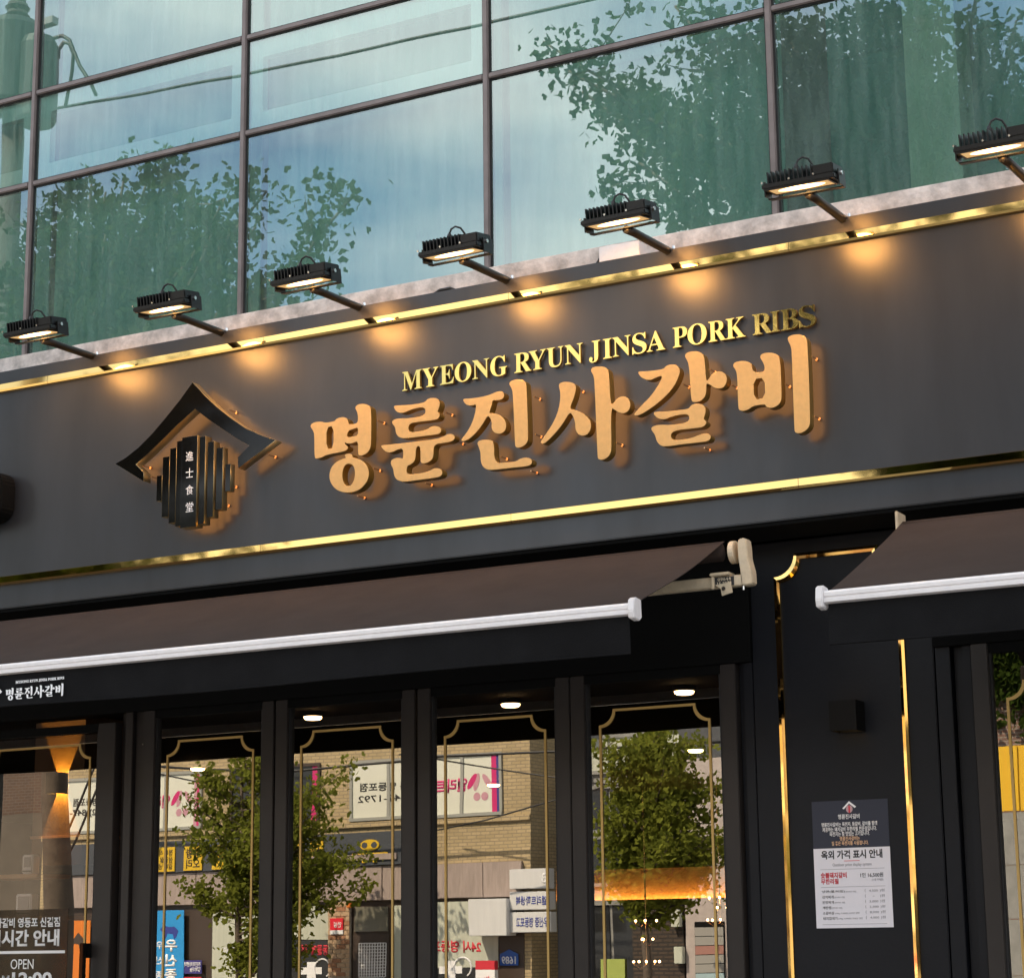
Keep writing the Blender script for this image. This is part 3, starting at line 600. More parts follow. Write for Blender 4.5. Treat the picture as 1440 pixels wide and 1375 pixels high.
# ------------------------------------------------------------------ awnings
AY = -1.15
def awning(x0, x1, zoff, label, left_end, right_end):
    root = tag(empty('awning', ((x0 + x1) / 2, -.75, 2.57 + zoff)), label, 'awning', 'awnings below the signboard')
    n = 16; b = B(); top = []
    prof = []
    for i in range(n + 1):
        t = i / n; y = -.345 + (AY + .345) * t; z = 3.085 + (2.735 + zoff - 3.085) * t - .012 * math.sin(math.pi * t); prof.append((y, z))
    ring = [(y, z) for y, z in prof] + [(y, z - .003) for y, z in reversed(prof)]
    nx = max(2, int((x1 - x0) / .25)); k = len(ring)
    for j in range(nx + 1):
        x = x0 + (x1 - x0) * j / nx
        for (y, z) in ring:
            t = (y + .345) / (AY + .345); b.v.append((x, y, z + .0035 * math.sin(3.1 * x + 5 * t) * math.sin(math.pi * max(0, min(1, t)))))
    for j in range(nx):
        for q in range(k): b.f.append((j * k + q, j * k + (q + 1) % k, (j + 1) * k + (q + 1) % k, (j + 1) * k + q))
    b.f += [tuple(range(k)), tuple(nx * k + q for q in reversed(range(k)))]
    obj('canopy', b, K['fabric'], root)
    zb = 2.70 + zoff
    pr = [(AY - .004, zb), (AY - .020, zb + .004), (AY - .020, zb + .014), (AY - .0165, zb + .016), (AY - .0165, zb + .021), (AY - .020, zb + .023), (AY - .020, zb + .034), (AY - .012, zb + .042), (AY + .022, zb + .045), (AY + .022, zb)]
    bar = obj('front_bar', B().prism(pr, 'x', x0, x1), K['whitepaint'], root)
    for e, s in ((left_end, -1), (right_end, 1)):
        if e:
            xe = x0 if s < 0 else x1
            c = B().prism([(AY - .030, zb - .012), (AY - .036, zb + .012), (AY - .030, zb + .052), (AY - .012, zb + .060), (AY + .026, zb + .056), (AY + .030, zb - .006), (AY + .012, zb - .018)], 'x', xe + s * .001, xe + s * .024)
            obj('end_cap', c, K['whitepaint'], bar, .003)
    v = B(); nx = int((x1 - x0) / .04); rows = 5
    for side in (0, 1):
        for j in range(nx + 1):
            x = x0 + .008 + (x1 - x0 - .016) * j / nx
            for i in range(rows + 1):
                t = i / rows; z = zb - .001 - .128 * t - (.004 * math.sin(x * 2.3) * t)
                v.v.append((x, AY - .002 + side * .0022 + t * (.008 * math.sin(x * 3.7 + 1) + .005 * math.sin(x * 9.1)), z))
    m_ = (nx + 1) * (rows + 1)
    for side in (0, 1):
        for j in range(nx):
            for i in range(rows):
                a = side * m_ + j * (rows + 1) + i; v.f.append((a, a + 1, a + rows + 2, a + rows + 1))
    va = obj('valance', v, K['valance'], root, smooth=True)
    hem = B().tube([(x0 + .01 + (x1 - x0 - .02) * j / 40, AY - .002 + .008 * math.sin((x0 + (x1 - x0) * j / 40) * 3.7 + 1), zb - .128 - .004 * math.sin((x0 + (x1 - x0) * j / 40) * 2.3)) for j in range(41)], .0035, 6)
    obj('hem', hem, K['valance'], va)
    obj('roller', B().tube([(x0 + .01, -.35, 3.045), (x1 - .01, -.35, 3.045)], .036, 14), K['fabric'], root, smooth=True)
    return root, va
aw, va = awning(-9.6, -3.062, 0, 'long dark brown awning with white front bar over the folding doors', 0, 1)
aw2, va2 = awning(-2.372, 1.9, -.022, 'second dark brown awning cut by the right picture edge', 1, 0)
# carrying bar and cast arm at the right end of the first awning
BY = -.42
box('carrying_bar', K['cream'], -9.5, -2.945, BY - .02, BY + .02, 2.897, 2.937, aw, .003)
def pz(px, py, Y): q = at(px, py, Y); return (q.x, q.z)
hook = [pz(*p, BY - .022) for p in [(1053, 822), (1043, 823), (1041, 802), (1038, 785), (1037, 770), (1037, 760), (1042, 756), (1049, 757), (1051, 770), (1052, 785), (1057, 803), (1058, 820)]]
hk = obj('cast_arm', B().prism(hook, 'y', BY - .024, BY + .026), K['cream'], aw, .004)
hx_, hz_ = pz(1031, 776, BY)
obj('roller_disc', B().tube([(hx_ - .012, BY + .01, hz_), (hx_ - .010, BY + .01, hz_), (hx_ + .008, BY + .01, hz_), (hx_ + .010, BY + .01, hz_)], [.036, .042, .042, .036], 20), K['cream'], aw)
p = pz(1045, 826, BY - .02); obj('bolt', B().tube([(p[0], BY - .015, p[1] - .008), (p[0], BY - .015, p[1] + .006)], .006, 8), K['steel'], hk)
ca, cb_ = pz(1001, 820, BY - .022), pz(1030, 800, BY - .022)
cl = obj('clamp', B().box(ca[0] - .004, cb_[0] - .01, BY - .034, BY + .028, 2.938, 2.95).box(ca[0], ca[0] + .012, BY - .032, BY - .0205, 2.89, 2.938), K['cream'], aw, .003)
fp = [pz(*q, BY - .02) for q in [(1006, 823), (1028, 818), (1031, 833), (1016, 838), (1014, 828)]]
fg = obj('flange', B().prism(fp, 'y', BY - .026, BY - .021), K['cream'], aw, .001)
q = pz(1022, 829, BY); obj('bolt', B().tube([(q[0], BY - .027, q[1]), (q[0], BY - .031, q[1])], .008, 10), K['steel'], fg)
st = obj('sticker', B().box(ca[0] + .013, cb_[0] + .004, BY - .0222, BY - .0203, 2.900, 2.934), K['ink'], aw)
sm = (ca[0] + cb_[0]) / 2 + .008
text('09644', 'lettering', K['cream'], (sm, BY - .0226, 2.919), .0125, st, width=.052, align='CENTER', bold=.02); text('15 3378', 'lettering', K['cream'], (sm, BY - .0226, 2.903), .0125, st, width=.056, align='CENTER', bold=.02)
p = at(1292, 738, -.34); obj('end_bracket', B().box(-2.382, -2.372, -.40, -.31, 3.00, 3.115), K['cream'], aw2, .003)
# print on the valances
vy = AY - .0165
def valance_print(xl, zb, par, scale):
    ax = min(p_[0] for lp in LOGO[0] for p_ in lp); bx = max(p_[0] for lp in LOGO[5] for p_ in lp); zmin = min(p_[1] for L in LOGO for lp in L for p_ in lp)
    k = scale / (bx - ax)
    for L in LOGO:
        me = shape_mesh([[(xl + (x - ax) * k, zb + (z - zmin) * k) for x, z in lp] for lp in L], .0012); face_front(me, -1)
        for v in me.vertices: v.co.y += vy
        place('print', me, K['white'], par)
    text(''.join(chr(0x1D400 + ord(c) - 65) if c != ' ' else ' ' for c in 'MYEONG RYUN JINSA PORK RIBS'), 'print', K['white'], (xl + scale * .17, vy, zb + .0635), .012, par, width=scale * .84, bold=.03)
    ln = [(xl - .125 + x * .105, zb + .0 + y * .085) for x, y in [(0, .45), (.5, 1), (1, .45), (.93, .36), (.5, .74), (.07, .36)]]
    me = shape_mesh([ln] + [[(xl - .125 + .105 * (u - .03), zb + .085 * (.32 - .02 * abs(u - .5))), (xl - .125 + .105 * (u + .03), zb + .085 * .32), (xl - .125 + .105 * (u + .03), zb), (xl - .125 + .105 * (u - .03), zb)] for u in (.3, .4, .5, .6, .7)], .0012); face_front(me, -1)
    for v in me.vertices: v.co.y += vy
    place('print', me, K['white'], par)
valance_print(at(8, 975, vy).x, 2.594, va, at(89, 965, vy).x - at(8, 975, vy).x)

# ------------------------------------------------------------------ interior
rm = tag(empty('dining_room', (-5, 6, 0)), 'dark restaurant interior behind the glass doors', 'room')
box('ceiling', K['room'], -14, 3, .72, 14, 2.86, 2.9, rm); box('floor', K['room'], -14, 3, .45, 14, .004, .05, rm)
box('back_wall', K['room'], -14, 3, 13.9, 14.05, .05, 2.86, rm); box('side_wall', K['room'], -14.1, -14, .72, 14, .05, 2.86, rm); box('side_wall', K['room'], 3.0, 3.1, .72, 14, .05, 2.86, rm)
def downlight(px, py, label, dim=False):
    d = ray(px, py); t = (2.845 - EYE.z) / d.z; p = EYE + d * t
    r = tag(empty('downlight', (p.x, p.y, 2.80)), label, 'downlight', 'ceiling downlights behind the glass')
    obj('housing', B().lathe((p.x, p.y, 2.835), [(.05, 0), (.058, .003), (.058, .024)], 18), K['black'], r)
    obj('lens', B().lathe((p.x, p.y, 2.806), [(.02, .012), (.038, .014), (.046, .019), (.049, .029)], 18), K['dimwarm' if dim else 'warm'], r, smooth=True)
for px, py, lb in ((440, 1005, 'lit downlight above the second folding door'), (718, 987, 'lit downlight above the third folding door'), (962, 969, 'lit downlight above the folding door next to the pillar'),
                   (278, 1078, 'lit downlight seen through the leftmost folding door beside the tree'), (694, 1101, 'lit downlight over the magenta window stripe in the third folding door'), (978, 1052, 'lit downlight inside the tree reflection near the pillar')):
    downlight(px, py, lb)
# sconce on the inner pillar at the left
SY = 1.25
xa, xb = at(48, 1100, SY).x, at(118, 1100, SY).x
ip = tag(empty('inner_pillar', ((xa + xb) / 2, SY + .2, .05)), 'brown plastered inner pillar behind the hinged door', 'pillar')
box('shaft', K['roomwall'], xa, xb, SY, SY + .4, at(80, 1216, SY).z, 2.858, ip); box('band', K['wood'], xa - .004, xb + .004, SY - .012, SY + .41, at(80, 1178, SY).z, at(80, 1174, SY).z, ip)
box('cabinet', K['black'], xa - .02, xb + .03, SY - .02, SY + .42, .051, at(80, 1217, SY).z, ip)
sc = at(79, 1101, SY - .05)
sn = tag(empty('wall_sconce', (sc.x, SY - .05, sc.z - .06)), 'black wall sconce throwing warm light up and down inside the hinged door', 'wall lamp')
s_ = B(); hw = .042; s_.box(sc.x - hw, sc.x + hw, SY - .085, SY - .08, sc.z - .055, sc.z + .055); s_.box(sc.x - hw, sc.x - hw + .005, SY - .08, SY - .003, sc.z - .055, sc.z + .055); s_.box(sc.x + hw - .005, sc.x + hw, SY - .08, SY - .003, sc.z - .055, sc.z + .055)
obj('housing', s_, K['black'], sn)
for sg in (1, -1):
    l = bpy.data.lights.new('sconce_beam', 'SPOT'); l.energy = 15; l.color = (1, .50, .06); l.spot_size = R(150); l.spot_blend = .05; l.shadow_soft_size = .004
    lo = bpy.data.objects.new('sconce_beam', l); COL.objects.link(lo); lo.parent = sn; lo.location = (0, .012, .06 - sg * .028)
    lo.rotation_euler = (R(180) if sg > 0 else 0, 0, 0)
# shelf with two white payment terminals
for k, (pxa, pya, lb) in enumerate((((30, 46), (1201, 1229), 'small white terminal on the upper shelf behind the hinged door'), ((21, 44), (1256, 1288), 'small white terminal on the counter behind the hinged door'))):
    a = at(pxa[0], pya[1], .9); c = at(pxa[1], pya[0], .9)
    t = tag(empty('payment_terminal', (a.x, .9, a.z)), lb, 'terminal', 'white payment terminals')
    box('body', K['paper'], a.x, c.x, .9, .96, a.z, c.z, t, .006); box('screen', K['grey'], a.x + .018, c.x - .012, .896, .8995, a.z + .035, c.z - .012, t); box('slot', K['ink'], a.x + .01, c.x - .006, .896, .8995, a.z + .012, a.z + .018, t)
    tag(box('shelf_board', K['wood'], a.x - .25, c.x + .08 + .12 * k, .85, 1.1, a.z - .02, a.z - .001, None), ['upper' , 'lower'][k] + ' brown shelf board carrying a white terminal', 'shelf')
# lit wood bulkhead, chandelier
WY = 8.0
a = at(828, 1232, WY); c = at(1032, 1262, WY)
bk = tag(empty('wood_bulkhead', ((a.x + c.x) / 2, WY, c.z)), 'wood panelled bulkhead glowing above an LED strip inside the room', 'bulkhead')
box('panel', K['wood'], a.x - .3, c.x, WY, WY + .1, c.z, a.z + .05, bk); obj('led_strip', B().box(a.x - .3, c.x, WY - .05, WY - .02, c.z - .012, c.z - .004), K['lens'], bk)
box('strip_ledge', K['room'], a.x - .3, c.x + .02, WY - .075, WY + .1, c.z - .03, c.z - .0125, bk); box('ledge_lip', K['room'], a.x - .3, c.x + .02, WY - .09, WY - .076, c.z - .04, c.z + .004, bk)
def chandelier(px, py0, py1, Y, label):
    t, b_ = at(px, py0, Y), at(px, py1, Y); H = t.z - b_.z
    r = tag(empty('chandelier', (t.x, Y, b_.z)), label, 'chandelier', 'brass chandeliers behind the glass')
    obj('stem', B().tube([(t.x, Y, b_.z), (t.x, Y, 2.858)], .006, 8), K['copper'], r)
    for f, rad, nb in ((.1, .10, 5), (.55, .05, 3), (.92, .09, 3)):
        z = b_.z + H * f
        for k in range(nb):
            q = 2 * math.pi * k / nb + f; ex, ey = t.x + rad * math.cos(q), Y + rad * math.sin(q)
            ar = obj('arm', B().tube([(t.x, Y, z), (t.x + rad * .5 * math.cos(q), Y + rad * .5 * math.sin(q), z - .03), (ex, ey, z)], .004, 6), K['copper'], r)
            obj('bulb', B().ball((ex, ey, z + .018), .009, 8), K['warm'], ar)
chandelier(908, 1292, 1362, 7.0, 'three tiered brass chandelier in the folding door next to the pillar')
chandelier(1012, 1262, 1300, 7.4, 'smaller brass chandelier at the right edge of that door')
# ------------------------------------------------------------------ far side of the street (seen in the glass)
FW = 34.0
def X(px, W_=FW): return mirrored(px, 1200, W_).x
def Zm(px, py, W_=FW): return mirrored(px, py, W_).z
fy = -FW
C = {
 'tanbrick': brickmat('tan_brick', (.52, .40, .23), (.43, .33, .18), (.29, .23, .15), .23, .078, .010),
 'orangebrick': mat('orange_brick', (.40, .20, .11), .85, var=.3, scale=8), 'palebrick': mat('pale_brick', (.55, .38, .24), .85, var=.2, scale=8), 'mortar': mat('mortar', (.42, .36, .29), .9),
 'darkbrick': brickmat('dark_brown_brick', (.075, .05, .035), (.06, .042, .03), (.03, .024, .02), .24, .085, .02),
 'redbrick': brickmat('old_red_brick', (.22, .12, .09), (.17, .10, .08), (.26, .22, .19), .22, .075, .012),
 'granite': mat('pink_grey_granite', (.36, .29, .26), .6, var=.15, scale=6, stretch=(3, 1, .4)),
 'slate': mat('slate_sign', (.065, .072, .085), .5), 'yellow': mat('yellow_sign', (.72, .46, .02), .5), 'cyan': mat('blue_banner', (.02, .30, .70), .6), 'pink': mat('pink_banner', (.68, .10, .30), .6),
 'magenta': mat('magenta_film', (.60, .02, .16), .5), 'indigo': mat('indigo_film', (.05, .04, .22), .5), 'pane': mat('white_window_film', (.72, .72, .62), .35), 'darkpane': mat('dark_window', (.03, .032, .035), .08),
 'curt': mat('pale_curtain', (.52, .54, .45), .7, var=.08, scale=3, stretch=(5, 1, .2)), 'orange': mat('orange_banner', (.72, .20, .02), .6), 'blueink': mat('blue_print', (.03, .05, .30), .6),
 'shutter': mat('grey_shutter', (.32, .31, .29), .5), 'hoard': mat('yellow_hoarding', (.75, .45, .02), .45), 'concrete': mat('grey_concrete', (.27, .27, .26), .85, var=.15), 'brown': mat('brown_door_frame', (.06, .04, .03), .5),
 'rose': mat('rose_film', (.55, .28, .34), .6),
}
def ftext(s_, xl, z, h, m, par, wd=None, bold=.02, y=fy, name='lettering', al='LEFT'): return text(s_, name, m, (xl, y, z), h, par, width=wd, align=al, bold=bold, side=1, depth=.004)
tb = tag(empty('tan_brick_building', (-34, fy - 5, 0)), 'tan brick building across the street reflected in the folding doors', 'building')
xc = X(746)
box('wall', C['tanbrick'], X(58), xc, fy - 9, fy, 0, 8.2, tb); box('roof', C['granite'], X(56), xc + .15, fy - 9.1, fy + .15, 8.2, 8.5, tb)
box('string_course', C['tanbrick'], X(58), xc, fy + .001, fy + .06, Zm(650, 1148) - .12, Zm(650, 1148), tb)
def window(x0, x1, z0, z1, pane, n, par=tb, right=None):
    f = B(); t = .07
    f.box(x0 - t, x1 + t, fy + .001, fy + .05, z1, z1 + t); f.box(x0 - t, x1 + t, fy + .001, fy + .08, z0 - t, z0); f.box(x0 - t, x0, fy + .001, fy + .05, z0, z1); f.box(x1, x1 + t, fy + .001, fy + .05, z0, z1)
    for k in range(1, n): q = x0 + (x1 - x0) * k / n; f.box(q - .04, q + .04, fy + .001, fy + .045, z0, z1)
    wo = obj('window', f, C['brown'] if pane != 'pane' else mat('grey_window_frame', (.33, .33, .3), .5), par)
    for k in range(n):
        a, b_ = x0 + (x1 - x0) * k / n + (.04 if k else 0), x0 + (x1 - x0) * (k + 1) / n - (.04 if k < n - 1 else 0)
        obj('pane', B().box(a, b_, fy + .002, fy + .02, z0, z1), C[pane], wo)
    if right:
        for (a, b_, m) in right: obj('film_stripe', B().box(a, b_, fy + .021, fy + .024, z0, z1), C[m], wo)
    return wo
zw0, zw1 = 4.69, 5.93
def petals(px, par):
    x, z = X(px), 5.20
    for (dx, dz, a, m) in ((.22, .17, -35, 'magenta'), (-.18, .15, 35, 'rose'), (.10, .15, -15, 'rose')):
        ca_, sa_ = math.cos(R(a)), math.sin(R(a))
        pts = [(x - dx + .07 * math.cos(t) * ca_ - .2 * math.sin(t) * sa_, z + dz + .07 * math.cos(t) * sa_ + .2 * math.sin(t) * ca_) for t in [k * math.pi / 8 for k in range(16)]]
        obj('petal', B().prism(pts, 'y', fy + .0215, fy + .026 + .001 * abs(dx)), C[m], par)
    for dx in (-.09, .11): obj('dot', B().prism([(x + dx + .09 * math.cos(t), z - .17 + .09 * math.sin(t)) for t in [k * math.pi / 8 for k in range(16)]], 'y', fy + .0215, fy + .026), C['rose'], par)
w1 = window(X(88), X(279), zw0, zw1, 'pane', 4, right=[(X(271), X(275), 'rose'), (X(275), X(279), 'magenta')]); petals(254, w1)
w2 = window(X(325), X(445), zw0, zw1, 'darkpane', 2, right=[(X(437), X(445), 'magenta')])
w3 = window(X(495), X(703), zw0, zw1, 'pane', 4, right=[(X(692), X(699), 'magenta'), (X(699), X(703), 'indigo')]); petals(676, w3)
ob = tag(empty('old_brick_house', (-45, fy - 4, 0)), 'old dark brick house with grey ground floor left of the tan building', 'building')
box('upper_wall', brickmat('dark_house_brick', (.12, .07, .045), (.09, .055, .04), (.14, .11, .09), .22, .075, .012), -54, X(57), fy - 8, fy - .6, Zm(25, 1142), 7.6, ob); box('lower_wall', mat('dark_house_render', (.12, .10, .08), .9, var=.2, scale=1), -54, X(57), fy - 8, fy - .5, 0, Zm(25, 1142) - .01, ob); box('roof', C['concrete'], -54.2, X(57), fy - 8, fy - .4, 7.601, 7.85, ob)  # brick above and render below, both in dark brown tones
for k in range(3): obj('window', B().box(-52.6 + k * 3.6, -50.8 + k * 3.6, fy - .499, fy - .45, 1.1, 2.5), C['darkpane'], ob)
ftext('엘리트', X(657), 5.16, .30, C['magenta'], w3, X(657) - X(612), .03, fy + .022); ftext('학생복 영등포점', X(600), 5.27, .2, K['ink'], w3, X(600) - X(506), .02, fy + .022); ftext('02) 842-1792', X(600), 4.98, .2, K['ink'], w3, X(600) - X(503), .01, fy + .022)
ftext('엘리트', X(236), 5.16, .30, C['magenta'], w1, X(236) - X(200), .03, fy + .022); ftext('영등포점', X(135), 5.30, .2, K['ink'], w1, X(135) - X(100), .02, fy + .022); ftext('02) 847-1732', X(139), 5.02, .2, K['ink'], w1, X(139) - X(70), .02, fy + .022)
# dark sign strip with yellow lettering panels
zs0, zs1 = 3.60, 4.36
ss = tag(empty('shop_sign', (-31, fy + .1, zs0)), 'long slate shop sign with yellow panels under the tan brick windows', 'shop sign')
box('backing', C['slate'], X(100), X(568), fy + .002, fy + .16, zs0, zs1, ss)
box('beam', C['granite'], X(440), X(562), fy + .161, fy + .2, zs0 + .12, zs0 + .26, ss)
for k, (a, b_, tx) in enumerate(((214, 252, '정육 식당\n삼겹살 목살\n갈비 냉면'), (265, 290, '유황\n오리'), (304, 322, '두부'), (336, 368, '청국장\n순두부'), (410, 432, '보쌈'), (442, 460, '족발'))):
    p_ = box('yellow_panel', C['yellow'], X(a), X(b_), fy + .161, fy + .19, zs0 + .03, zs0 + .62, ss)
    ftext(tx, X(b_) - .06, zs0 + .08, .48, K['ink'], p_, X(b_) - X(a) - .12, .015, fy + .191)
em = X(525)
ye = obj('yellow_emblem', B().prism([(em + .26 * math.cos(t), 4.07 + .13 * math.sin(t)) for t in [k * math.pi / 10 for k in range(20)]], 'y', fy + .161, fy + .19), C['yellow'], ss)
box('emblem_foot', C['yellow'], em - .48, em + .48, fy + .161, fy + .19, 3.82, 3.89, ss); box('emblem_leg', C['yellow'], em - .2, em - .1, fy + .161, fy + .19, 3.66, 3.819, ss); box('emblem_leg', C['yellow'], em + .1, em + .2, fy + .161, fy + .19, 3.66, 3.819, ss)
obj('emblem_eye', B().prism([(em + .13 + .08 * math.cos(t), 4.07 + .07 * math.sin(t)) for t in [k * math.pi / 8 for k in range(16)]], 'y', fy + .191, fy + .194), C['slate'], ye); obj('emblem_eye', B().prism([(em - .13 + .08 * math.cos(t), 4.07 + .07 * math.sin(t)) for t in [k * math.pi / 8 for k in range(16)]], 'y', fy + .191, fy + .194), C['slate'], ye)
# granite band of separate slabs
x = X(100)
while x < X(736) - .05:
    x2 = min(x + 1.32, X(736)); box('granite_slab', C['granite'], x + .008, x2 - .008, fy + .002, fy + .10 + random.uniform(0, .012), 2.80, 3.58, tb, .006); x = x2
# ground floor
box('shop_recess', C['brown'], X(100), X(736), fy + .001, fy + .02, .02, 2.79, tb)
def shopwin(a, b_, z0, z1, m, par=tb): return box('shop_window', C[m], X(a), X(b_), fy + .021, fy + .05, z0, z1, par)
shopwin(302, 364, .5, 2.62, 'curt'); g1 = shopwin(404, 464, 1.95, 2.70, 'curt'); g1b = shopwin(404, 464, .5, 1.93, 'darkpane'); g2 = shopwin(608, 700, 1.3, 2.72, 'curt'); g3 = shopwin(608, 668, .4, 1.29, 'darkpane'); shopwin(553, 567, .5, 2.68, 'curt')
ftext('24시 영등포', X(676), 1.62, .26, K['red'], g2, X(676) - X(609), .03, fy + .052); ftext('동물메디컬', X(463), 1.60, .24, K['red'], g1b, X(463) - X(424), .03, fy + .052)
ftext('24시 진료', X(364), 1.62, .2, K['white'], tb, X(364) - X(316), .02, fy + .052)
for px in (440, 634, 355):
    b = B(); x_ = X(px); b.box(x_ - .12, x_ + .12, fy + .052, fy + .056, 1.05, 1.45); b.box(x_ - .28, x_ - .12, fy + .052, fy + .056, 1.17, 1.33); b.box(x_ + .12, x_ + .28, fy + .052, fy + .056, 1.17, 1.33)
    b.tube([(x_ + .3 + .22 * math.cos(t), fy + .056, 1.3 + .22 * math.sin(t)) for t in [k * math.pi / 8 - 1 for k in range(13)]], .02, 5); obj('window_decal', b, K['white'], tb)
# brick pier of separate bricks
bx0, bx1 = X(465), X(495)
pr_ = tag(empty('brick_pier', ((bx0 + bx1) / 2, fy + .1, 0)), 'narrow pier of mixed orange bricks beside the shop door across the street', 'pier')
box('core', C['mortar'], bx0, bx1, fy + .002, fy + .10, 0, 2.79, pr_)
bme = {}
for row in range(16):
    z = 1.12 + row * .104; off = (row % 2) * .12; x = bx0 - off
    while x < bx1:
        a, b_ = max(x + .008, bx0), min(x + .232, bx1); x += .24
        if b_ - a < .03: continue
        box('brick', C[random.choice(['orangebrick', 'palebrick', 'palebrick'])], a, b_, fy + .1001, fy + .118 + random.uniform(0, .006), z, z + .09, pr_)
rs = tag(empty('red_plate', (X(479), fy + .13, 2.2)), 'small red plate on the orange brick pier', 'sign')
box('plate', mat('red_plate_paint', (.75, .02, .04), .4), X(469), X(487), fy + .126, fy + .15, 2.16, 2.42, rs); box('foot_strip', K['white'], X(469), X(487), fy + .126, fy + .15, 2.07, 2.158, rs); ftext('안심', X(485), 2.22, .12, K['white'], rs, .2, .02, fy + .151)
tag(box('orange_beacon', C['orange'], X(493), X(499), fy + .1, fy + .2, 2.64, 2.76, None, .02), 'small orange box lamp at the top of the orange brick pier', 'lamp')
# grille door
dr = tag(empty('grille_door', (X(524), fy + .06, .02)), 'dark shop door with a white grid screen across the street', 'door')
box('leaf', C['brown'], X(498), X(548), fy + .022, fy + .05, .02, 2.05, dr); box('fanlight', mat('grey_fanlight', (.20, .19, .15), .2), X(500), X(546), fy + .022, fy + .05, 2.12, 2.66, dr)
for k in range(11): q = X(507) + (X(544) - X(507)) * k / 10; box('grid_bar', K['white'], q - .012, q + .012, fy + .052, fy + .06, 1.1, 1.86, dr)
for k in range(12): q = 1.1 + .76 * k / 11; box('grid_bar', K['white'], X(507), X(544), fy + .061, fy + .068, q - .010, q + .010, dr)
# banners
bn = tag(empty('blue_banner', (X(246), fy + .15, 1)), 'tall bright blue banner with white lettering across the street', 'banner')
box('cloth', C['cyan'], X(228), X(265), fy + .12, fy + .14, .6, 2.68, bn)
for k, ch in enumerate('우신종합'): ftext(ch, X(256), 1.72 - k * .34, .28, K['white'], bn, .34, .04, fy + .141); ftext(ch, X(256) - .4 + .0, 1.72 - k * .34 + .05, .18, K['white'], bn, .2, .02, fy + .141)
obj('animal_print', B().prism([(X(246) + x_ * .28, 2.18 + z_ * .2) for x_, z_ in [(-1, .2), (-.6, .75), (-.1, .55), (.5, .6), (.9, .1), (.7, -.6), (.45, -.9), (.35, -.3), (-.2, -.2), (-.45, -.9), (-.7, -.8), (-.6, -.1)]], 'y', fy + .141, fy + .143), C['blueink'], bn)
bn2 = tag(empty('pink_banner', (X(220), fy + .15, 1)), 'narrow pink banner beside the blue banner across the street', 'banner'); box('cloth', C['pink'], X(209), X(227.5), fy + .12, fy + .14, .6, 2.66, bn2); box('stripe', mat('pale_pink_print', (.8, .45, .6), .6), X(215), X(217), fy + .141, fy + .143, .6, 2.66, bn2)
bn3 = tag(empty('orange_banner', (X(110), fy + .15, 1)), 'orange banner with a dark animal print seen in the hinged door', 'banner'); box('cloth', C['orange'], X(88), X(133), fy + .12, fy + .14, .6, 2.5, bn3)
obj('animal_print', B().prism([(X(113) + x_ * .28, 2.0 + z_ * .24) for x_, z_ in [(-1, .2), (-.7, .75), (-.2, .2), (.3, .9), (.9, .3), (.8, -.9), (.55, -.9), (.4, -.3), (-.1, -.2), (-.3, -.9), (-.5, -.9), (-.55, 0)]], 'y', fy + .141, fy + .143), C['brown'], bn3)
ns = tag(empty('notice_board', (X(277), fy + .13, 1.2)), 'small indigo notice with two lines of white text beside the blue banner', 'notice'); box('plate', C['indigo'], X(265), X(290), fy + .1, fy + .13, 1.2, 1.52, ns); ftext('주민자치센터\n행복나눔', X(289), 1.24, .24, K['white'], ns, X(289) - X(266), .02, fy + .131); box('red_strip', K['red'], X(265), X(290), fy + .1, fy + .13, .95, 1.12, ns)
# white box signs at the corner
for k, (pa_, pb_, ya, yb, tx, lb) in enumerate(((675, 728, 1264, 1315, '', 'blank square white box sign on the far corner shop'), (728, 781, 1223, 1251, '3', 'blank wide white box sign, topmost of the stacked signs'), (728, 782, 1255, 1280, '엘리트학생복', 'white box sign with blue lettering, middle of the stacked signs'), (728, 783, 1283, 1311, '우신중 영등포고', 'white box sign with blue lettering, lowest of the stacked signs'))):
    z0, z1 = Zm(730, yb), Zm(730, ya); t = tag(empty('box_sign', (X((pa_ + pb_) / 2), fy + .4, z0)), lb, 'box sign', 'white box signs on the far corner')
    yo = .55 if k == 0 else .40
    box('case', mat('white_sign_face', (.66, .66, .66), .5, var=.06, scale=3, stretch=(4, 1, .3)), X(pa_), X(pb_), fy + .11, fy + yo, z0, z1, t, .01)
    if tx: ftext(tx, X(pb_) - .05, z0 + (z1 - z0) * .25, (z1 - z0) * .5, C['blueink'] if k > 1 else K['white'], t, (X(pb_) - X(pa_)) * (.78 if k > 1 else .1), .02, fy + yo + .001)
ap = tag(empty('address_plate', (X(716), fy + .06, 1.4)), 'blue house number plate under the white box signs', 'plate'); ax0, ax1 = X(703), X(729)
obj('plate', B().prism([(ax0, Zm(716, 1357)), (ax1, Zm(716, 1357)), (ax1, Zm(716, 1341)), ((ax0 + ax1) / 2, Zm(716, 1334)), (ax0, Zm(716, 1341))], 'y', fy + .05, fy + .07), mat('blue_plate', (.02, .10, .42), .4), ap); ftext('1689', ax1 - .06, Zm(716, 1355), .17, K['white'], ap, .36, .02, fy + .071)
vm = tag(empty('sign_stand', (X(698), fy + .5, 0)), 'red topped white advertising stand in front of the far shop', 'advertising stand'); box('panel', K['white'], X(685), X(712), fy + .45, fy + .6, 0, 1.25, vm); box('top', K['red'], X(685), X(712), fy + .45, fy + .601, 1.251, 1.45, vm); ftext('elite', X(710), .95, .16, K['red'], vm, .35, .02, fy + .602)
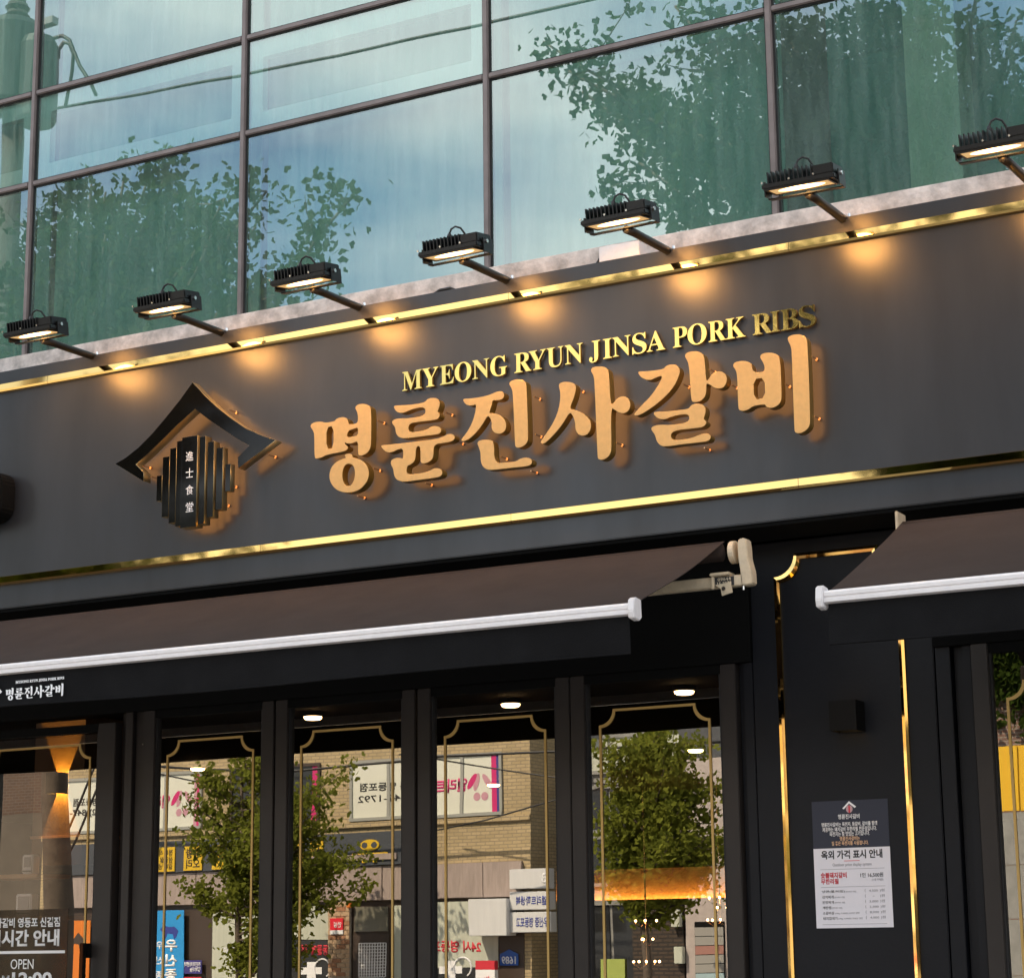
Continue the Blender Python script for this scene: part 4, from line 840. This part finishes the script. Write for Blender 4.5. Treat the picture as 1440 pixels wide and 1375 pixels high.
# grey recessed building right of the corner
gb = tag(empty('grey_office_building', (-21.5, fy - 6, 0)), 'grey recessed office front right of the tan brick corner', 'building'); yb = fy - 1.5
box('wall', C['concrete'], xc + .02, X(884), yb - 7, yb, 0, 7.6, gb)
for z0, z1, m in ((.3, 2.6, 'darkpane'), (3.1, 4.1, 'darkpane'), (4.3, 5.2, 'darkpane'), (5.6, 6.3, 'curt')):
    wo = obj('window', B().box(xc + .3, X(880), yb + .001, yb + .06, z0 - .08, z0).box(xc + .3, X(880), yb + .001, yb + .06, z1, z1 + .08), C['concrete'], gb); 
    for k in range(3): a = xc + .35 + k * .9; obj('pane', B().box(a, a + .82, yb + .002, yb + .03, z0, z1), C[m], wo)
db = tag(empty('dark_brick_building', (-19.5, fy - 4, 0)), 'dark brown brick house behind the tree reflection near the pillar', 'building'); box('wall', C['darkbrick'], X(884) + .02, X(958), fy - 6, fy, 0, 5.2, db); box('roof', C['concrete'], X(882), X(960), fy - 6.1, fy + .15, 5.2, 5.4, db); box('signboard', mat('olive_sign', (.35, .42, .10), .6), X(836), X(868), fy - .3, fy - .2, .8, 1.45, db)
hb = tag(empty('shuttered_shop', (-17.5, fy - 4, 0)), 'pale shop with grey roller shutter beside the dark brick house', 'building'); box('wall', mat('pinkish_render', (.46, .40, .38), .8, var=.1), X(961), X(1060), fy - 6, fy, 0, 5.6, hb); box('opening', K['black'], X(974), X(1014), fy + .001, fy + .02, .02, 2.2, hb)
for k in range(10): box('shutter_slat', C['shutter'] if k not in (4, 7) else (mat('pale_blue_slat', (.35, .48, .52), .5) if k == 4 else mat('dull_red_slat', (.36, .18, .15), .5)), X(975), X(1013), fy + .021, fy + .05, .2 + k * .19, .2 + k * .19 + .175, hb)
for k, (px, z0, z1) in enumerate(((951, 2.1, 2.45), (954, 1.35, 1.7))): tag(box('meter_box', C['curt'], X(px) - .1, X(px) + .1, fy + .002, fy + .16, z0, z1, None, .01), ('upper' if k == 0 else 'lower') + ' grey meter box on the dark brick house', 'meter box')
# yellow hoarding and ivy wall seen in the door at the right edge
iw = tag(empty('ivy_wall', (-9, fy - 4, 0)), 'old red brick wall with ivy above the yellow hoarding at right', 'wall'); box('brickwork', C['redbrick'], X(1200), X(1700), fy - 5, fy - 1.2, 0, 9.2, iw)
yh = tag(empty('yellow_hoarding', (-10, fy - .5, 4)), 'bright yellow corrugated hoarding reflected in the door at the right edge', 'hoarding'); zq0, zq1 = Zm(1420, 1136), Zm(1420, 1046)
k = 0; x = X(1398)
while x < X(1520): box('sheet', C['hoard'], x, x + .22, fy - .5 + (.04 if k % 2 else 0), fy - .42 + (.04 if k % 2 else 0), zq0, zq1, yh); x += .221; k += 1
gw = tag(empty('grey_panel_wall', (-10, fy - .5, 0)), 'grey panelled wall under the yellow hoarding', 'wall')
for i in range(4):
    for j in range(4): a = X(1398) + i * 1.2; box('panel', C['concrete'], a + .01, a + 1.19, fy - .6, fy - .4, j * (zq0 - .02) / 4 + .01, (j + 1) * (zq0 - .02) / 4 - .01, gw)
rb = tag(empty('pale_apartment_block', (8, fy - 5, 0)), 'pale apartment block farther right across the street', 'building'); box('wall', mat('pale_render', (.5, .46, .4), .8, var=.1), X(1720), 34, fy - 9, fy, 0, 8.6, rb)
for j in range(2):
    for i in range(9): a = X(1720) + 1.2 + i * 3.6; wo = obj('window', B().box(a, a + 2, fy + .001, fy + .05, 1.2 + j * 3.2, 2.7 + j * 3.2), C['darkpane'], rb)

# ------------------------------------------------------------------ trees
leafA = leafmat('ginkgo_leaf', (.035, .065, .018)); leafB = leafmat('street_tree_leaf', (.17, .215, .04)); bark = mat('grey_brown_bark', (.10, .075, .055), .9, var=.3, scale=6, bump=.6, bscale=25)
ivy = leafmat('ivy_leaf', (.05, .09, .02))
def leaf(b, p, size):
    n = Vector((random.gauss(0, 1), random.gauss(0, 1), random.gauss(0, 1))).normalized(); d = n.orthogonal().normalized(); d = Matrix.Rotation(random.uniform(0, 6.28), 3, n) @ d; e = n.cross(d)
    k = len(b.v); s = size * random.uniform(.7, 1.25)
    q = p + d * s * .22                                    # fan blade on a short stalk, notched in the middle
    b.v += [tuple(q), tuple(q + d * s * .45 + e * s * .60), tuple(q + d * s * .78 + e * s * .34 + n * s * .06), tuple(q + d * s * .62 + n * s * .10), tuple(q + d * s * .78 - e * s * .34 + n * s * .06), tuple(q + d * s * .45 - e * s * .60)]
    b.f += [(k, k + 2, k + 1), (k, k + 3, k + 2), (k, k + 4, k + 3), (k, k + 5, k + 4)]
def limb_path(p0, p1, n=9, wob=.05):
    p0, p1 = Vector(p0), Vector(p1); L = (p1 - p0).length
    out_ = []
    for i in range(n + 1):
        t = i / n; q = p0.lerp(p1, t); q.z -= L * .10 * math.sin(math.pi * t); q += Vector((random.uniform(-1, 1), random.uniform(-1, 1), random.uniform(-1, 1))) * wob * L * .4 * math.sin(math.pi * t); out_.append(q)
    return out_
def tree(name, base, height, tips, lsize, dens, lm, label, r0=.13, bough=.35, group=None, spread=.13, low=.3, flat=1., inner=2):
    root = tag(empty(name, base), label, 'tree', group); b = B(); base = Vector(base)
    tp = [base + Vector((.04 * math.sin(i * 1.3) * height * .15, .03 * math.cos(i * 1.7) * height * .15 - .03 * height * .15, height * i / 8)) for i in range(9)]
    b.tube(tp, [r0 * (1 - .09 * i) for i in range(9)], 10); lv = B()
    for tip in tips:
        tip = Vector(tip); f = max(low, min(.92, (tip.z - base.z) / height - bough * random.uniform(.5, 1))); i = f * 8; a = tp[int(i)].lerp(tp[min(8, int(i) + 1)], i - int(i))
        path = limb_path(a, tip); b.tube(path, [.035 * (1 - .085 * k) * r0 / .13 for k in range(len(path))], 6); L = (tip - a).length
        for k in range(inner, len(path)):
            for _ in range(int(dens * L / 9) + 1):
                q = path[k - 1].lerp(path[k], random.random())
                for _ in range(5): leaf(lv, q + Vector((random.gauss(0, 1), random.gauss(0, 1), random.gauss(0, flat))) * spread, lsize)
            if random.random() < .8:
                tw = path[k] + Vector((random.gauss(0, .5), random.gauss(0, .5), random.uniform(-.3, .5))) * L * .26
                tpth = limb_path(path[k], tw, 4); b.tube(tpth, [.011, .009, .007, .005, .003], 5)
                for q in tpth[1:]:
                    for _ in range(int(dens * .33) + 2): leaf(lv, q + Vector((random.gauss(0, 1), random.gauss(0, 1), random.gauss(0, 1))) * spread * .6, lsize)
    obj('trunk', b, bark, root, smooth=True); obj('crown', lv, lm, root)
    return root
def mp_(px, py, W_, j=0): p = mirrored(px, py, W_); p.y += j; return p
# two ginkgos on the near pavement, mirrored in the teal glass
bA = mp_(77, 1100, 9.0); tA = [mp_(px, py, 9.0 + random.uniform(-.9, .9)) for px, py in [(60, 300), (95, 262), (130, 248), (150, 270), (175, 255), (205, 262), (240, 226), (255, 262), (285, 275), (318, 280), (300, 330), (375, 270), (360, 320), (492, 282), (15, 330), (30, 380), (-30, 300), (110, 320), (150, 330), (190, 320), (230, 320), (270, 330), (80, 360), (130, 370), (200, 380), (260, 380), (320, 370), (360, 390), (420, 370), (100, 420), (180, 430), (250, 430), (310, 430), (20, 440), (400, 440)] + [(random.uniform(-60, 430), random.uniform(440, 790)) for _ in range(46)]]
tree('ginkgo_tree', (bA.x, -9.0, 0), 8.4, tA, .085, 30, leafA, 'ginkgo whose leafy top is mirrored in the teal glass at left', .185, .22, 'ginkgos mirrored in the teal glass', low=.52)
bB = mp_(1310, 200, 8.6); tB = [mp_(px, py, 8.6 + random.uniform(-.8, .8)) for px, py in [(765, 58), (800, 100), (820, 130), (890, 135), (905, 160), (950, 10), (1000, 60), (1030, 30), (1060, 60), (1085, 20), (1010, 130), (1000, 190), (960, 200), (1040, 130), (1070, 150), (1100, 60), (1130, 40), (1150, 120), (1170, 20), (1200, 60), (1240, 20), (1280, 60), (1320, 20), (1380, 60), (1430, 30), (1180, 130), (1240, 150), (1300, 150), (1360, 130), (1420, 150), (1480, 80), (900, 230), (960, 260), (1010, 260), (1060, 240), (1120, 220), (1240, 200), (1260, 230), (1340, 230), (1420, 240), (1060, 280), (1010, 300), (1520, 180), (1380, -40), (1280, -50), (1180, -60)] + [(random.uniform(1210, 1640), random.uniform(260, 760)) for _ in range(46)]]
tree('ginkgo_tree', (bB.x, -8.6, 0), 9.3, tB, .082, 30, leafA, 'ginkgo whose branches are mirrored in the teal glass at upper right', .17, .24, 'ginkgos mirrored in the teal glass', low=.52)
# two street trees across the road, mirrored in the doors
def crown_tips(px0, px1, py0, py1, W_, n):
    r = []
    while len(r) < n:
        u, v, t = random.uniform(-1, 1), random.uniform(-1, 1), random.uniform(-1, 1)
        if u * u + v * v + t * t < 1: p = mirrored((px0 + px1) / 2 + u * (px1 - px0) / 2, (py0 + py1) / 2 + v * (py1 - py0) / 2, W_); p.y += t * 1.3; p.z = round(p.z / .62) * .62 + random.uniform(-.1, .1); r.append(p)
    return r
t1 = mp_(335, 1300, 31); tree('street_tree', (t1.x, -31, 0), 5.6, crown_tips(248, 522, 1045, 1335, 31, 64), .115, 15, leafB, 'leafy street tree mirrored in the two left folding doors', .10, .18, 'street trees mirrored in the doors', .2, .2, .4, 4)
t2 = mp_(905, 1300, 31); tree('street_tree', (t2.x, -31, 0), 6.0, crown_tips(822, 1045, 1015, 1270, 31, 64), .115, 15, leafB, 'leafy street tree mirrored in the folding door next to the pillar', .11, .18, 'street trees mirrored in the doors', .2, .36, .4, 4)
t3 = mp_(1800, 1300, 31); tree('street_tree', (t3.x, -31, 0), 6.0, crown_tips(1690, 1900, 1040, 1270, 31, 36), .135, 15, leafB, 'leafy street tree across the street beyond the right picture edge', .11, .18, 'street trees mirrored in the doors', .2, .36, .4, 4)
iv = B()
for _ in range(2600):
    u = random.uniform(X(1380), X(1600)); z = 7.2 + .9 * math.sin(u * 1.3) * random.random() + random.gauss(0, .55); leaf(iv, Vector((u, fy - 1.15 + random.uniform(0, .12), z)), .16)
o = obj('ivy', iv, ivy, iw)

# ------------------------------------------------------------------ utility pole with transformer, and wires
pw = 9.2; pb = mp_(24, 60, pw)
up = tag(empty('utility_pole', (pb.x, -pw, 0)), 'concrete utility pole with transformer mirrored in the glass at top left', 'utility pole')
zt = mp_(24, 42, pw).z
obj('pole', B().tube([(pb.x, -pw, 0), (pb.x, -pw, zt + .3)], [.17, .11], 14), mat('shade_darkened_pole', (.06, .062, .06), .8, var=.2), up, smooth=True)  # pale concrete given a dark colour to stand in for its shade
obj('transformer', B().lathe((pb.x + .05, -pw + .1, zt - 1.0), [(.30, 0), (.33, .04), (.33, .92), (.28, 1.0)], 18), mat('green_grey_steel', (.03, .04, .038), .5, .3), up)
obj('transformer', B().lathe((pb.x + .42, -pw + .1, zt - 1.25), [(.20, 0), (.22, .04), (.22, .9), (.17, 1.0)], 16), mat('grey_green_steel', (.03, .04, .038), .5, .3), up)
obj('insulator', B().lathe((pb.x, -pw, zt), [(.10, 0), (.15, .06), (.10, .09), (.14, .15), (.10, .19), (.14, .25), (.09, .30), (.09, .44), (.04, .5), (.015, .62)], 14), mat('brown_porcelain', (.05, .04, .035), .25), up)
obj('crossarm', B().box(pb.x - 1.1, pb.x + .55, -pw - .05, -pw + .05, zt - .06, zt + .02), mat('galvanised_steel', (.25, .26, .26), .5, .5), up)
for k, pts in enumerate(([(66, 62), (74, 55), (88, 51), (98, 57), (103, 70), (112, 92), (125, 112), (135, 135)], [(82, 82), (83, 70), (90, 60), (98, 62), (103, 75), (101, 100), (98, 118), (92, 150)])):
    obj('bushing_cable', B().tube([mp_(x_, y_, pw) for x_, y_ in pts], .022, 6), K['cable'], up, smooth=True)
wire('overhead_wire', [mp_(px, py, 10.0) for px, py in ((-200, 200), (200, 133), (480, 79), (690, 32), (900, -14), (1300, -110))], .018, 'overhead wire mirrored across the teal vent windows and upper panes', 'wire')
wire('overhead_wire', [mp_(px, py, 9.6) for px, py in ((-60, 285), (0, 298), (20, 312), (60, 330), (160, 345))], .02, 'overhead wire mirrored at the left edge of the lowest teal pane', 'wire')
for k, (pts, lb) in enumerate((([(100, 1074), (400, 1086), (620, 1064), (860, 1052), (1050, 1040)], 'thick sagging wire crossing above the tan brick windows'), ([(560, 1060), (700, 1082), (800, 1096), (900, 1108)], 'thin wire sloping down across the white window with petals'), ([(590, 1170), (680, 1152), (760, 1130), (900, 1090)], 'thin wire sloping up across the tan brick wall'), ([(200, 1085), (290, 1102), (380, 1122)], 'thin wire across the leftmost folding door'), ([(60, 1225), (95, 1165), (118, 1110), (140, 1060)], 'steep cable beside the sconce in the hinged door'), ([(72, 1245), (105, 1180), (128, 1125), (150, 1075)], 'second steep cable beside the sconce in the hinged door'))):
    wire('street_wire', [mp_(x_, y_, 32.5) for x_, y_ in pts], .03 if k in (0, 4, 5) else .018, lb, 'wire')
